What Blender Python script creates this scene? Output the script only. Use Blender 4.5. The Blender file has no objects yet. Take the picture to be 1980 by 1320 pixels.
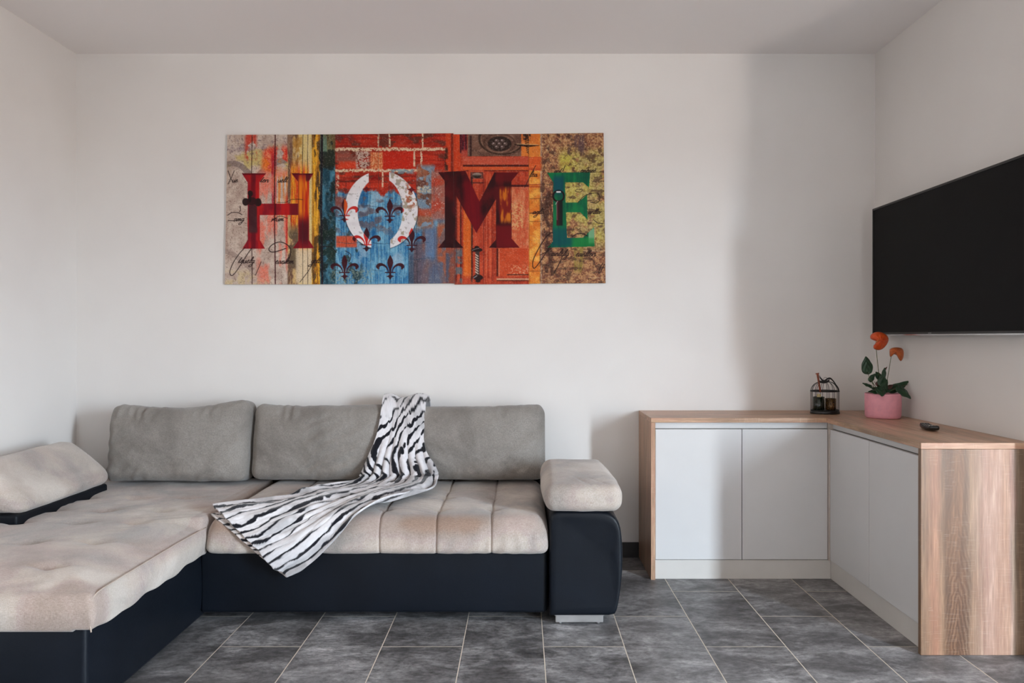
import bpy, math, random
import numpy as np
from mathutils import Vector

# ------------------------------------------------------------------ camera, world, light, exposure
C = bpy.context.scene.collection
SC = bpy.context.scene
F, HC = 1450.0, 1.16            # focal length in pixels of a 1980 wide frame, eye height
cam_d = bpy.data.cameras.new('camera')
cam = bpy.data.objects.new('camera', cam_d); C.objects.link(cam)
cam.location = (0, 0, HC); cam.rotation_euler = (math.pi/2, 0, 0)
cam_d.sensor_width = 36; cam_d.lens = F/1980*36
cam_d.shift_x = -18/1980; cam_d.shift_y = -8/1980
cam_d.clip_start = .05
SC.camera = cam
SC.view_settings.view_transform = 'Standard'
SC.view_settings.look = 'None'
SC.view_settings.gamma = 1
SC.view_settings.use_curve_mapping = False
SC.view_settings.exposure = 0.10

# daylight: bright cool sky beyond the balcony door (+X), warm sunlit ground below, a dim warm fill added beyond an invented left window (-X)
SKY, GROUND, FILL = 140.0, 31.0, 3.3
w = bpy.data.worlds.new('world'); SC.world = w; w.use_nodes = True
wt_ = w.node_tree; bg = wt_.nodes['Background']
tc = wt_.nodes.new('ShaderNodeTexCoord'); sp = wt_.nodes.new('ShaderNodeSeparateXYZ'); wt_.links.new(tc.outputs['Generated'], sp.inputs[0])
def wmap(sock, a, b):
    m = wt_.nodes.new('ShaderNodeMapRange'); m.interpolation_type = 'SMOOTHSTEP'; m.inputs[1].default_value = a; m.inputs[2].default_value = b
    wt_.links.new(sock, m.inputs[0]); return m.outputs[0]
def wmix(f, a, b):
    m = wt_.nodes.new('ShaderNodeMix'); m.data_type = 'RGBA'; wt_.links.new(f, m.inputs[0])
    for v, k in ((a, 6), (b, 7)):
        if isinstance(v, bpy.types.NodeSocket): wt_.links.new(v, m.inputs[k])
        else: m.inputs[k].default_value = v
    return m.outputs[2]
side = wmix(wmap(sp.outputs[2], -.02, .05), (GROUND, GROUND*.89, GROUND*.80, 1), (SKY*.72, SKY*.865, SKY, 1))
fill = wmix(wmap(sp.outputs[2], -.05, .10), (FILL*.9, FILL*.80, FILL*.72, 1), (FILL, FILL*.94, FILL*.88, 1))
wt_.links.new(wmix(wmap(sp.outputs[0], .1, -.1), side, fill), bg.inputs[0])
bg.inputs[1].default_value = 1.0
def portal(name, loc, look, sx, sy):
    l = bpy.data.lights.new(name, 'AREA'); l.shape = 'RECTANGLE'; l.size = sx; l.size_y = sy; l.cycles.is_portal = True
    o = bpy.data.objects.new(name, l); C.objects.link(o); o.location = loc
    o.rotation_euler = (Vector(look)-Vector(loc)).to_track_quat('-Z', 'Y').to_euler()
portal('balcony_daylight', (3.41, -.55, 1.15), (0, -.55, 1.15), .62, 2.3)
portal('added_fill_daylight', (-2.37, .2, 1.55), (0, .2, 1.55), 2.4, 1.3)  # portal of the added left opening, warm fill only

# ------------------------------------------------------------------ numpy noise
def _hash(ix, iy, iz, seed):
    h = (ix.astype(np.int64)*374761393 + iy.astype(np.int64)*668265263 + iz.astype(np.int64)*2147483647 + seed*974634777) & 0xffffffff
    h = ((h ^ (h >> 13)) * 1274126177) & 0xffffffff
    h = ((h ^ (h >> 16)) * 2246822519) & 0xffffffff
    return ((h ^ (h >> 15)) & 0xffff)/65535.0
def vn(x, y, z=0, seed=0):
    x = np.asarray(x, float); y = np.asarray(y, float)+0*x; z = np.asarray(z, float)+0*x
    ix, iy, iz = np.floor(x), np.floor(y), np.floor(z)
    fx, fy, fz = x-ix, y-iy, z-iz
    fx = fx*fx*(3-2*fx); fy = fy*fy*(3-2*fy); fz = fz*fz*(3-2*fz)
    r = 0
    for a in (0, 1):
        for b in (0, 1):
            for c in (0, 1):
                wgt = (fx if a else 1-fx)*(fy if b else 1-fy)*(fz if c else 1-fz)
                r = r+wgt*_hash(ix+a, iy+b, iz+c, seed)
    return r
def fbm(x, y, z=0, seed=0, o=4):
    s = 0; a = .5; t = 0; f = 1
    for i in range(o):
        s = s+a*vn(np.asarray(x)*f, np.asarray(y)*f, np.asarray(z)*f, seed+i*17); t += a; a *= .5; f *= 2.03
    return s/t
def sst(a, b, x):
    t = np.clip((x-a)/(b-a), 0, 1); return t*t*(3-2*t)

# ------------------------------------------------------------------ materials
def lin(c):
    c = np.asarray(c, float)/255
    return np.where(c <= .04045, c/12.92, ((c+.055)/1.055)**2.4)
def rgb(r, g, b): return tuple(lin((r, g, b)))+(1,)
class Mat:
    def __init__(s, name, col=(200, 200, 200), rough=.6, metal=0, spec=.5):
        s.m = bpy.data.materials.new(name); s.m.use_nodes = True
        s.t = s.m.node_tree; s.n = s.t.nodes; s.b = s.n['Principled BSDF']
        s.b.inputs['Base Color'].default_value = rgb(*col)
        s.b.inputs['Roughness'].default_value = rough
        s.b.inputs['Metallic'].default_value = metal
        s.b.inputs['Specular IOR Level'].default_value = spec
    def add(s, t, **k):
        n = s.n.new(t)
        for a, v in k.items():
            if a in n.inputs.keys(): n.inputs[a].default_value = v
            else: setattr(n, a, v)
        return n
    def link(s, a, b): s.t.links.new(a, b)
    def coords(s, scale=(1, 1, 1), loc=(0, 0, 0)):
        tc = s.add('ShaderNodeTexCoord'); mp = s.add('ShaderNodeMapping')
        mp.inputs['Scale'].default_value = scale; mp.inputs['Location'].default_value = loc
        s.link(tc.outputs['Object'], mp.inputs[0]); return mp.outputs[0]
    def noise(s, vec, scale=5, detail=4, rough=.55, dist=0):
        n = s.add('ShaderNodeTexNoise'); n.inputs['Scale'].default_value = scale; n.inputs['Detail'].default_value = detail
        n.inputs['Roughness'].default_value = rough; n.inputs['Distortion'].default_value = dist
        s.link(vec, n.inputs['Vector']); return n.outputs[0]
    def ramp(s, fac, stops):
        r = s.add('ShaderNodeValToRGB'); e = r.color_ramp.elements
        while len(e) < len(stops): e.new(.5)
        for q, (p, c) in zip(e, stops): q.position = p; q.color = rgb(*c)
        s.link(fac, r.inputs[0]); return r.outputs[0]
    def mix(s, fac, a, b, mode='MIX'):
        m = s.add('ShaderNodeMix', data_type='RGBA', blend_type=mode)
        for v, i in ((fac, 0), (a, 6), (b, 7)):
            if isinstance(v, bpy.types.NodeSocket): s.link(v, m.inputs[i])
            else: m.inputs[i].default_value = v
        return m.outputs[2]
    def math(s, op, a, b=0, c=0):
        m = s.add('ShaderNodeMath', operation=op)
        for i, v in enumerate((a, b, c)):
            if isinstance(v, bpy.types.NodeSocket): s.link(v, m.inputs[i])
            else: m.inputs[i].default_value = v
        return m.outputs[0]
    def bump(s, h, strength=.2, dist=.002):
        b = s.add('ShaderNodeBump'); b.inputs['Strength'].default_value = strength; b.inputs['Distance'].default_value = dist
        s.link(h, b.inputs['Height']); s.link(b.outputs[0], s.b.inputs['Normal'])
    def color(s, sock): s.link(sock, s.b.inputs['Base Color'])

def m_wall():
    M = Mat('painted_plaster', (226, 221, 217), .62, spec=.25)
    v = M.coords(); n = M.noise(v, 1.3, 3)
    M.color(M.ramp(n, [(.3, (222, 217, 213)), (.7, (230, 226, 222))]))
    M.bump(M.noise(v, 160, 3), .10, .0012); return M.m
def m_ceiling():
    M = Mat('ceiling_paint', (240, 234, 231), .8, spec=.2)
    M.bump(M.noise(M.coords(), 120, 2), .08, .001); return M.m
def m_floor():
    M = Mat('grey_stone_tile', (80, 80, 82), .42, spec=.45)
    v = M.coords()
    sx = M.add('ShaderNodeSeparateXYZ'); M.link(v, sx.inputs[0])
    u = M.math('DIVIDE', M.math('SUBTRACT', sx.outputs[0], .0833), .3035)
    k = M.math('FLOOR', u)
    par = M.math('MULTIPLY', M.math('PINGPONG', k, 1), .5)
    q = M.math('ADD', M.math('DIVIDE', M.math('SUBTRACT', sx.outputs[1], 2.8137), .6125), par)
    kv = M.math('FLOOR', q)
    fu = M.math('SUBTRACT', u, k); fv = M.math('SUBTRACT', q, kv)
    du = M.math('MULTIPLY', M.math('MINIMUM', fu, M.math('SUBTRACT', 1, fu)), .3035)
    dv = M.math('MULTIPLY', M.math('MINIMUM', fv, M.math('SUBTRACT', 1, fv)), .6125)
    dd = M.math('MINIMUM', du, dv)
    g = M.math('LESS_THAN', dd, .0017)
    cx = M.add('ShaderNodeCombineXYZ'); M.link(k, cx.inputs[0]); M.link(kv, cx.inputs[1])
    wn = M.add('ShaderNodeTexWhiteNoise', noise_dimensions='2D'); M.link(cx.outputs[0], wn.inputs[0])
    vm = M.add('ShaderNodeVectorMath', operation='MULTIPLY_ADD')
    M.link(wn.outputs['Color'], vm.inputs[0]); vm.inputs[1].default_value = (9, 9, 9); M.link(v, vm.inputs[2])
    st = M.add('ShaderNodeMapping'); M.link(vm.outputs[0], st.inputs[0]); st.inputs['Scale'].default_value = (1, 1.6, 1)
    n1 = M.noise(st.outputs[0], 4.5, 9, .66, .5)
    n2 = M.noise(st.outputs[0], 34, 9, .78)
    st2 = M.add('ShaderNodeMapping'); M.link(vm.outputs[0], st2.inputs[0]); st2.inputs['Scale'].default_value = (3, 26, 1)
    n3 = M.noise(st2.outputs[0], 3, 4, .6)
    c = M.ramp(n1, [(.30, (80, 78, 79)), (.44, (114, 112, 113)), (.57, (154, 152, 153)), (.72, (200, 197, 198))])
    c = M.mix(.75, c, M.ramp(n2, [(.32, (70, 70, 70)), (.68, (215, 215, 215))]), 'OVERLAY')
    c = M.mix(.18, c, M.ramp(n3, [(.35, (90, 90, 90)), (.7, (190, 190, 190))]), 'OVERLAY')
    tint = M.add('ShaderNodeMapRange'); M.link(wn.outputs['Value'], tint.inputs[0]); tint.inputs[3].default_value = .82; tint.inputs[4].default_value = 1.12
    hs = M.add('ShaderNodeHueSaturation'); M.link(c, hs.inputs['Color']); M.link(tint.outputs[0], hs.inputs['Value'])
    M.color(M.mix(g, hs.outputs[0], rgb(214, 203, 186)))
    r = M.add('ShaderNodeMapRange'); M.link(n2, r.inputs[0]); r.inputs[3].default_value = .34; r.inputs[4].default_value = .55
    M.link(M.math('ADD', r.outputs[0], M.math('MULTIPLY', g, .4)), M.b.inputs['Roughness'])
    M.bump(M.math('SUBTRACT', M.math('MULTIPLY', n2, .25), g), .35, .0012); return M.m
def m_wood(axis, split=False, light=1.0):
    M = Mat('oak_laminate_'+axis, (175, 135, 100), .38, spec=.4)
    M.b.inputs['Roughness'].default_value = .36
    def grain(axis):
        A = {'x': (.06, 1, 1), 'y': (1, .06, 1), 'z': (1, 1, .06)}[axis]
        v = M.coords(A)
        big = M.noise(v, 9, 4, .6, 1.1)
        fine = M.noise(v, 95, 4, .6, .2)
        hair = M.noise(v, 330, 2, .6)
        c = M.ramp(big, [(.25, (164, 128, 98)), (.42, (194, 158, 126)), (.52, (212, 180, 150)), (.62, (192, 156, 124)), (.78, (224, 196, 168))])
        c = M.mix(.42, c, M.ramp(fine, [(.3, (70, 62, 55)), (.5, (128, 128, 128)), (.72, (205, 205, 205))]), 'OVERLAY')
        c = M.mix(.28, c, M.ramp(hair, [(.3, (80, 75, 70)), (.7, (180, 180, 180))]), 'OVERLAY')
        B = {'x': (1, 12, 12), 'y': (12, 1, 12), 'z': (12, 12, 1)}[axis]
        B = {'x': (34, 1.5, 1.5), 'y': (1.5, 34, 1.5), 'z': (1.5, 1.5, 34)}[axis]
        saw = M.noise(M.coords(tuple(3*q for q in B)), 3.0, 3, .6)
        reg = M.noise(M.coords(), 4, 2)
        mk = M.math('MULTIPLY', M.math('GREATER_THAN', saw, .60), M.math('GREATER_THAN', reg, .5))
        return M.mix(M.math('MULTIPLY', mk, .15), c, rgb(232, 212, 190)), fine
    c, f = grain(axis)
    if split:
        c2, _ = grain('y'); tc = M.add('ShaderNodeSeparateXYZ'); M.link(M.coords(), tc.inputs[0])
        c = M.mix(M.math('MULTIPLY', M.math('GREATER_THAN', tc.outputs[0], 1.4575), M.math('GREATER_THAN', tc.outputs[1], 2.7375)), c, c2)
    M.color(c); M.bump(f, .12, .0008); return M.m
def m_end_panel():
    # sonoma oak board: straight vertical grain on the sides, a cathedral figure in the middle band
    M = Mat('oak_board_with_figure', (190, 150, 115), .33, spec=.5)
    v = M.coords()
    sx = M.add('ShaderNodeSeparateXYZ'); M.link(v, sx.inputs[0])
    X, Z = M.math('ADD', sx.outputs[0], 1.868), sx.outputs[2]
    wv = M.noise(M.coords((1, 1, .5)), 5.0, 3, .5)
    wv2 = M.noise(M.coords((1, 1, 1)), 16, 4, .6)
    xc = M.math('ADD', M.math('SUBTRACT', X, 1.592), M.math('MULTIPLY', M.math('SUBTRACT', wv, .5), .05))
    # nested arches: rings = x^2*k + z
    zz = M.math('ADD', Z, M.math('MULTIPLY', M.math('SUBTRACT', wv2, .5), .05))
    ring = M.math('ADD', M.math('MULTIPLY', M.math('ABSOLUTE', xc), 6.5), M.math('MULTIPLY', zz, 1.2))
    ringn = M.math('ADD', ring, M.math('MULTIPLY', wv2, .12))
    s1 = M.math('SINE', M.math('MULTIPLY', ringn, 72))
    lines = M.math('MULTIPLY_ADD', s1, .5, .5)
    big = M.noise(M.coords((1, 1, .07)), 13, 3, .6, .8)
    fine = M.noise(M.coords((1, 1, .05)), 120, 4, .6, .2)
    hair = M.noise(M.coords((1, 1, .04)), 400, 2, .6)
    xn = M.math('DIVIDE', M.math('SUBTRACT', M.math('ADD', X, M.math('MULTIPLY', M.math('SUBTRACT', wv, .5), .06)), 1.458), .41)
    c = M.ramp(xn, [(.0, (182, 140, 106)), (.14, (208, 166, 130)), (.24, (166, 120, 84)), (.36, (174, 126, 90)), (.46, (198, 162, 130)), (.60, (214, 190, 166)), (.78, (218, 196, 174)), (.88, (172, 138, 108)), (1.0, (192, 160, 132))])  # board tone bands; the window's sheen and shaded right edge are painted in
    c = M.mix(.65, c, M.ramp(big, [(.28, (72, 70, 66)), (.5, (126, 127, 128)), (.74, (186, 190, 194))]), 'OVERLAY')
    band = M.math('MINIMUM', M.math('SUBTRACT', 2.2, M.math('MULTIPLY', M.math('ABSOLUTE', M.math('SUBTRACT', X, 1.592)), 40)), 1)
    low = M.math('SUBTRACT', 1.25, M.math('MULTIPLY', Z, 2.0))
    bm = M.math('MULTIPLY', M.math('MAXIMUM', band, 0), M.math('MAXIMUM', M.math('MINIMUM', low, 1), .25))
    c = M.mix(M.math('MULTIPLY', bm, M.math('MULTIPLY', lines, .9)), c, rgb(104, 66, 40))
    c = M.mix(.4, c, M.ramp(fine, [(.3, (75, 68, 60)), (.5, (128, 128, 128)), (.72, (200, 200, 200))]), 'OVERLAY')
    c = M.mix(.3, c, M.ramp(hair, [(.3, (80, 75, 70)), (.7, (180, 180, 180))]), 'OVERLAY')
    saw = M.noise(M.coords((5, 5, 110)), 3.0, 3, .6)
    reg = M.noise(M.coords((1, 1, .6), (0, 0, 2)), 7, 2)
    mk = M.math('MULTIPLY', M.math('GREATER_THAN', saw, .60), M.math('GREATER_THAN', reg, .47))
    c = M.mix(M.math('MULTIPLY', mk, .09), c, rgb(236, 216, 194))
    M.color(c); M.bump(M.math('ADD', fine, hair), .2, .001)
    M.b.inputs['Anisotropic'].default_value = .3
    return M.m
def m_fabric(name='grey_microfibre', stain=.35, base=((180, 172, 165), (206, 199, 192), (222, 216, 210))):
    M = Mat(name, base[1], .95, spec=.12)
    v = M.coords(); n = M.noise(v, 3.2, 5, .6, .6)
    c = M.ramp(n, [(.3, base[0]), (.5, base[1]), (.72, base[2])])
    st = M.noise(M.coords((1, 1, 1), (3.1, 1.7, .4)), 2.6, 4, .6, .5)
    sm = M.math('MULTIPLY', M.math('MAXIMUM', M.math('SUBTRACT', st, .50), 0), 4.5*stain)
    att = M.add('ShaderNodeAttribute', attribute_name='soil')
    sm = M.math('MINIMUM', M.math('ADD', sm, att.outputs['Fac']), .85)
    c = M.mix(sm, c, rgb(172, 140, 120))
    wv = M.math('MULTIPLY_ADD', M.noise(M.coords((1, 1, .18)), 560, 2, .5), .5, M.math('MULTIPLY', M.noise(M.coords((.18, 1, 1)), 560, 2, .5), .5))
    wv2 = M.noise(M.coords((3, 3, .5)), 180, 3, .6)
    c = M.mix(.5, c, M.ramp(wv, [(.35, (84, 84, 84)), (.65, (172, 172, 172))]), 'OVERLAY')
    c = M.mix(.22, c, M.ramp(wv2, [(.3, (85, 85, 85)), (.7, (172, 172, 172))]), 'OVERLAY')
    M.color(c); M.b.inputs['Sheen Weight'].default_value = .25; M.b.inputs['Sheen Roughness'].default_value = .5
    M.bump(M.math('ADD', wv, M.math('MULTIPLY', M.noise(v, 28, 4, .6), 2.2)), .28, .0022); return M.m
def m_leather():
    M = Mat('navy_faux_leather', (21, 26, 35), .42, spec=.2)
    v = M.coords(); n = M.noise(v, 3, 5, .6)
    M.color(M.ramp(n, [(.3, (11, 15, 21)), (.7, (17, 22, 30))]))
    sp = M.noise(v, 240, 3, .6); M.bump(M.math('ADD', sp, M.math('MULTIPLY', M.noise(v, 9, 3), 3)), .16, .0016); return M.m
def m_vcol(name, rough=.6, spec=.3, sheen=0, bump=None):
    M = Mat(name, (255, 255, 255), rough, spec=spec)
    a = M.add('ShaderNodeVertexColor', layer_name='paint'); M.color(a.outputs[0])
    M.b.inputs['Sheen Weight'].default_value = sheen
    if bump: M.bump(M.noise(M.coords(), bump[0], 3, .6), bump[1], .002)
    return M.m
def m_plain(name, col, rough=.5, metal=0, spec=.5, var=.0, scale=20):
    M = Mat(name, col, rough, metal, spec)
    n = M.noise(M.coords(), scale, 4)
    k = lambda f: tuple(min(255, max(0, q*f)) for q in col)
    M.color(M.ramp(n, [(.3, k(1-var)), (.7, k(1+var))])); return M.m
WALL, CEIL, FLOOR = m_wall(), m_ceiling(), m_floor()
FAB = m_fabric(); FABC = m_fabric('grey_cushion_fabric', .10, ((138, 131, 124), (162, 155, 148), (183, 177, 170)))
LEA = m_leather()
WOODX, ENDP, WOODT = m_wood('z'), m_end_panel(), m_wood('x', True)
WHITE = m_plain('white_laminate', (209, 207, 206), .42, spec=.35, var=.012, scale=3)
PLINTH = m_plain('off_white_plinth', (206, 201, 195), .5, var=.02, scale=4)
SHADOWGAP = m_plain('grey_carcass_edge', (118, 112, 108), .6, var=.03)
CHROME = m_plain('brushed_chrome', (225, 225, 225), .34, 1, var=.03)
BLACK = m_plain('black_metal', (18, 18, 19), .4, var=.1)
SKIRT = m_plain('dark_tile_skirting', (40, 37, 37), .4, var=.2, scale=9)

# ------------------------------------------------------------------ mesh helpers
ORI = {}
def tag(o, label=None, cat=None, group=None, kind=None):
    if label: o['label'] = label
    if cat: o['category'] = cat
    if group: o['group'] = group
    if kind: o['kind'] = kind
    return o
def thing(name, label, cat, loc, group=None):
    o = bpy.data.objects.new(name, None); C.objects.link(o); o.location = loc; o.empty_display_size = .05
    ORI[o.name] = np.array(loc, float); return tag(o, label, cat, group)
def obj(name, V, Fc, mat, parent=None, smooth=False, bevel=0, col=None, attr=None, origin=None, seg=2):
    V = np.asarray(V, float)
    L = ORI[parent.name] if parent is not None else (np.array(origin, float) if origin is not None else np.zeros(3))
    me = bpy.data.meshes.new(name)
    me.from_pydata((V-L).tolist(), [], [list(map(int, f)) for f in Fc]); me.update()
    for p in me.polygons: p.use_smooth = smooth
    mats = mat if isinstance(mat, (list, tuple)) else [mat]
    for m in mats: me.materials.append(m)
    if col is not None:
        ca = me.color_attributes.new('paint', 'FLOAT_COLOR', 'POINT')
        a = np.ones((len(V), 4), np.float32); a[:, :3] = col; ca.data.foreach_set('color', a.ravel())
    if attr is not None:
        for k, a in attr.items():
            q = me.attributes.new(k, 'FLOAT', 'POINT'); q.data.foreach_set('value', np.asarray(a, np.float32))
    o = bpy.data.objects.new(name, me); C.objects.link(o)
    if parent is not None: o.parent = parent; ORI[o.name] = L
    else: o.location = L; ORI[o.name] = L
    if bevel:
        b = o.modifiers.new('bevel', 'BEVEL'); b.width = bevel; b.segments = seg; b.limit_method = 'ANGLE'; b.angle_limit = math.radians(40)
    return o
def box(x0, x1, y0, y1, z0, z1):
    V = [(x, y, z) for z in (z0, z1) for y in (y0, y1) for x in (x0, x1)]
    return V, [(0, 2, 3, 1), (4, 5, 7, 6), (0, 1, 5, 4), (2, 6, 7, 3), (0, 4, 6, 2), (1, 3, 7, 5)]
def join(*parts):
    V = []; Fc = []
    for v, f in parts:
        n = len(V); V += [tuple(p) for p in v]; Fc += [tuple(int(i)+n for i in q) for q in f]
    return V, Fc
def prism(pts, a0, a1, axis):
    n = len(pts)
    def P(p, a): return {'z': (p[0], p[1], a), 'y': (p[0], a, p[1]), 'x': (a, p[0], p[1])}[axis]
    V = [P(p, a0) for p in pts]+[P(p, a1) for p in pts]
    return V, [tuple(range(n))[::-1], tuple(range(n, 2*n))]+[(i, (i+1) % n, n+(i+1) % n, n+i) for i in range(n)]
def catmull(P, n=8):
    P = np.asarray(P, float); Q = np.vstack([2*P[0]-P[1], P, 2*P[-1]-P[-2]]); out = []
    for i in range(1, len(Q)-2):
        for t in np.linspace(0, 1, n, endpoint=False):
            a, b, c, d = Q[i-1:i+3]
            out.append(.5*((2*b)+(c-a)*t+(2*a-5*b+4*c-d)*t*t+(-a+3*b-3*c+d)*t**3))
    out.append(P[-1]); return np.array(out)
def tube(P, r, n=8, closed=False, cap=True):
    P = np.asarray(P, float); m = len(P); r = np.full(m, r) if np.isscalar(r) else np.asarray(r)
    V = []; Fc = []; prev = None
    for i in range(m):
        if closed: t = P[(i+1) % m]-P[i-1]
        else: t = P[min(i+1, m-1)]-P[max(i-1, 0)]
        t = t/(np.linalg.norm(t)+1e-12)
        if prev is None:
            a = np.array((0, 0, 1.)) if abs(t[2]) < .9 else np.array((1., 0, 0))
        else: a = prev
        u = a-t*a.dot(t); u /= np.linalg.norm(u)+1e-12; prev = u; q = np.cross(t, u)
        for k in range(n):
            A = 2*math.pi*k/n; V.append(P[i]+r[i]*(math.cos(A)*u+math.sin(A)*q))
    M_ = m if closed else m-1
    for i in range(M_):
        for k in range(n):
            j = (i+1) % m; Fc.append((i*n+k, i*n+(k+1) % n, j*n+(k+1) % n, j*n+k))
    if cap and not closed: Fc += [tuple(range(n))[::-1], tuple((m-1)*n+k for k in range(n))]
    return V, Fc
def lathe(prof, cx, cy, n=40):
    V = []; Fc = []
    for r, z in prof:
        for k in range(n):
            A = 2*math.pi*k/n; V.append((cx+r*math.cos(A), cy+r*math.sin(A), z))
    for i in range(len(prof)-1):
        for k in range(n): Fc.append((i*n+k, i*n+(k+1) % n, (i+1)*n+(k+1) % n, (i+1)*n+k))
    if prof[0][0] > 1e-5: Fc.append(tuple(range(n))[::-1])
    if prof[-1][0] > 1e-5: Fc.append(tuple((len(prof)-1)*n+k for k in range(n)))
    return V, Fc
def ucube(us):
    """cube surface with given parameter arrays in [-1,1] per axis, vertices shared"""
    idx = {}; V = []; Fc = []
    nx, ny, nz = [len(u) for u in us]
    def vi(i, j, k):
        key = (i, j, k)
        if key not in idx: idx[key] = len(V); V.append((us[0][i], us[1][j], us[2][k]))
        return idx[key]
    for k in (0, nz-1):
        for i in range(nx-1):
            for j in range(ny-1):
                q = [vi(i, j, k), vi(i+1, j, k), vi(i+1, j+1, k), vi(i, j+1, k)]; Fc.append(q if k else q[::-1])
    for j in (0, ny-1):
        for i in range(nx-1):
            for k in range(nz-1):
                q = [vi(i, j, k), vi(i+1, j, k), vi(i+1, j, k+1), vi(i, j, k+1)]; Fc.append(q[::-1] if j else q)
    for i in (0, nx-1):
        for j in range(ny-1):
            for k in range(nz-1):
                q = [vi(i, j, k), vi(i, j+1, k), vi(i, j+1, k+1), vi(i, j, k+1)]; Fc.append(q if i else q[::-1])
    return np.array(V), Fc
def soft(half, n, rt, rb=None, extra=((), (), ())):
    """rounded box, centred; rt radius at top (+z), rb at bottom; extra = finer grid lines per axis (real coordinates)"""
    rb = rt if rb is None else rb; us = []
    for a in range(3):
        R = max(rt, rb)
        core = np.linspace(-half[a]+R, half[a]-R, max(2, n[a])) if half[a] > R*1.05 else np.array([0.])
        e = np.linspace(0, R, 8)[:-1]
        u = np.concatenate([-half[a]+e, core, half[a]-e, np.asarray(extra[a], float)])
        u = np.unique(np.round(u, 5)); u = u[np.concatenate([[True], np.diff(u) > 4e-4])]
        us.append(u)
    P, Fc = ucube(us); h = np.array(half)
    t = sst(-.6, .6, P[:, 2]/h[2]); r = rb+(rt-rb)*t
    lim = np.maximum(h[None, :]-r[:, None], 0)
    inner = np.clip(P, -lim, lim); d = P-inner; L = np.linalg.norm(d, axis=1)+1e-12
    # spread parameters so arcs are even
    V = inner+d/L[:, None]*r[:, None]
    return V, Fc
def rotx(V, a, piv=(0, 0, 0)):
    V = np.array(V, float)-piv; c, s = math.cos(a), math.sin(a)
    return np.stack([V[:, 0], V[:, 1]*c-V[:, 2]*s, V[:, 1]*s+V[:, 2]*c], 1)+piv
def rotz(V, a, piv=(0, 0, 0)):
    V = np.array(V, float)-piv; c, s = math.cos(a), math.sin(a)
    return np.stack([V[:, 0]*c-V[:, 1]*s, V[:, 0]*s+V[:, 1]*c, V[:, 2]], 1)+piv

# ------------------------------------------------------------------ room shell
XL, XR, YB, YR, H = -2.35, 1.868, 3.96, -2.5, 2.657
XB, YW = 3.4, 2.60              # side bay: its outer wall, and where the wall with the television ends
def struct(name, geo, mat, **k): return tag(obj(name, *geo, mat, **k), kind='structure')
struct('floor', box(XL-.15, XB+.15, YR-.15, YB+.15, -.1, 0), FLOOR)
struct('ceiling', box(XL-.15, XB+.15, YR-.15, YB+.15, H, H+.1), CEIL)
struct('wall_back', box(XL-.12, XR+.12, YB, YB+.12, 0, H), WALL)
struct('wall_left', join(box(XL-.12, XL, YR, -1, 0, H), box(XL-.12, XL, 1.4, YB, 0, H), box(XL-.12, XL, -1, 1.4, 0, .9), box(XL-.12, XL, -1, 1.4, 2.2, H)), WALL)
struct('wall_right', join(box(XR, XR+.12, YW, YB, 0, H), box(XR+.12, XB+.12, YW, YW+.12, 0, H)), WALL)
# outer wall of the side bay with the balcony door opening
bd0, bd1, bdz = -.86, -.24, 2.3
struct('wall_bay', join(box(XB, XB+.06, YR, bd0, 0, H), box(XB, XB+.06, bd1, YW, 0, H), box(XB, XB+.06, bd0, bd1, bdz, H)), WALL)
struct('wall_rear', box(XL, XB, YR-.12, YR, 0, H), WALL)
FRAME = m_plain('white_window_frame', (225, 225, 225), .35, var=.01)
def frame_x(name, x, y0, y1, z0, z1, ths=.02):
    o = struct(name, join(box(x, x+.06, y0, y0+ths, z0, z1), box(x, x+.06, y1-ths, y1, z0, z1), box(x, x+.06, y0+ths, y1-ths, z1-ths, z1), box(x, x+.06, y0+ths, y1-ths, z0, z0+ths)), FRAME)
frame_x('door_1', XB+.03, bd0, bd1, .001, bdz)
struct('added_window', join(*[box(XL-.09, XL-.03, y, y+.05, .9, 2.2) for y in (-1, .175, 1.35)], box(XL-.09, XL-.03, -.95, 1.35, .9, .95), box(XL-.09, XL-.03, -.95, 1.35, 2.15, 2.2)), FRAME)  # unseen window, added to bring warm fill onto the right-hand doors and wall
struct('baseboard_back', box(XL, .619, YB-.009, YB-.0005, .0005, .08), SKIRT, bevel=.001)
struct('baseboard_left', box(XL+.0005, XL+.009, YR, YB-.0095, .0005, .08), SKIRT)

# ------------------------------------------------------------------ corner cabinets
ZT = .775; ZB = .7525; YF = 3.585; XF = 1.458; YE = 2.736
c1 = thing('base_cabinet', 'white two door base cabinet on the back wall with dark oak side towards the sofa', 'cabinet', (.62, YB, 0))
obj('side_panel', *box(.62, .641, YF, YB-.001, .0005, ZB-.0005), WOODX, c1, bevel=.0012)['label'] = 'oak side panel'
obj('body', *box(.642, 1.474, 3.632, YB-.001, .09, .742), SHADOWGAP, c1)
obj('handle_recess', *join(box(.642, 1.474, 3.614, 3.63, .722, ZB-.001), box(.642, 1.455, 3.604, 3.6135, .744, ZB-.001)), WHITE, c1)
for a, b in ((.6435, 1.0565), (1.0595, 1.4685)):
    obj('door', *box(a, b, 3.595, 3.613, .0955, .7195), WHITE, c1, bevel=.0012)
obj('plinth', *box(.642, 1.486, 3.603, 3.619, .0005, .0915), PLINTH, c1, bevel=.0006)
c2 = thing('base_cabinet', 'white two door base cabinet under the television, ending in a pale oak board', 'cabinet', (XR, YE, 0))
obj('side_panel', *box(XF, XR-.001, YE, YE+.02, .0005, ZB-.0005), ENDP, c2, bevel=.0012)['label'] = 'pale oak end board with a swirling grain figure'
obj('body', *box(1.512, XR-.001, YE+.021, 3.593, .09, .742), SHADOWGAP, c2)
obj('handle_recess', *box(1.494, 1.511, YE+.021, 3.594, .722, ZB-.001), WHITE, c2)
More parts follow.
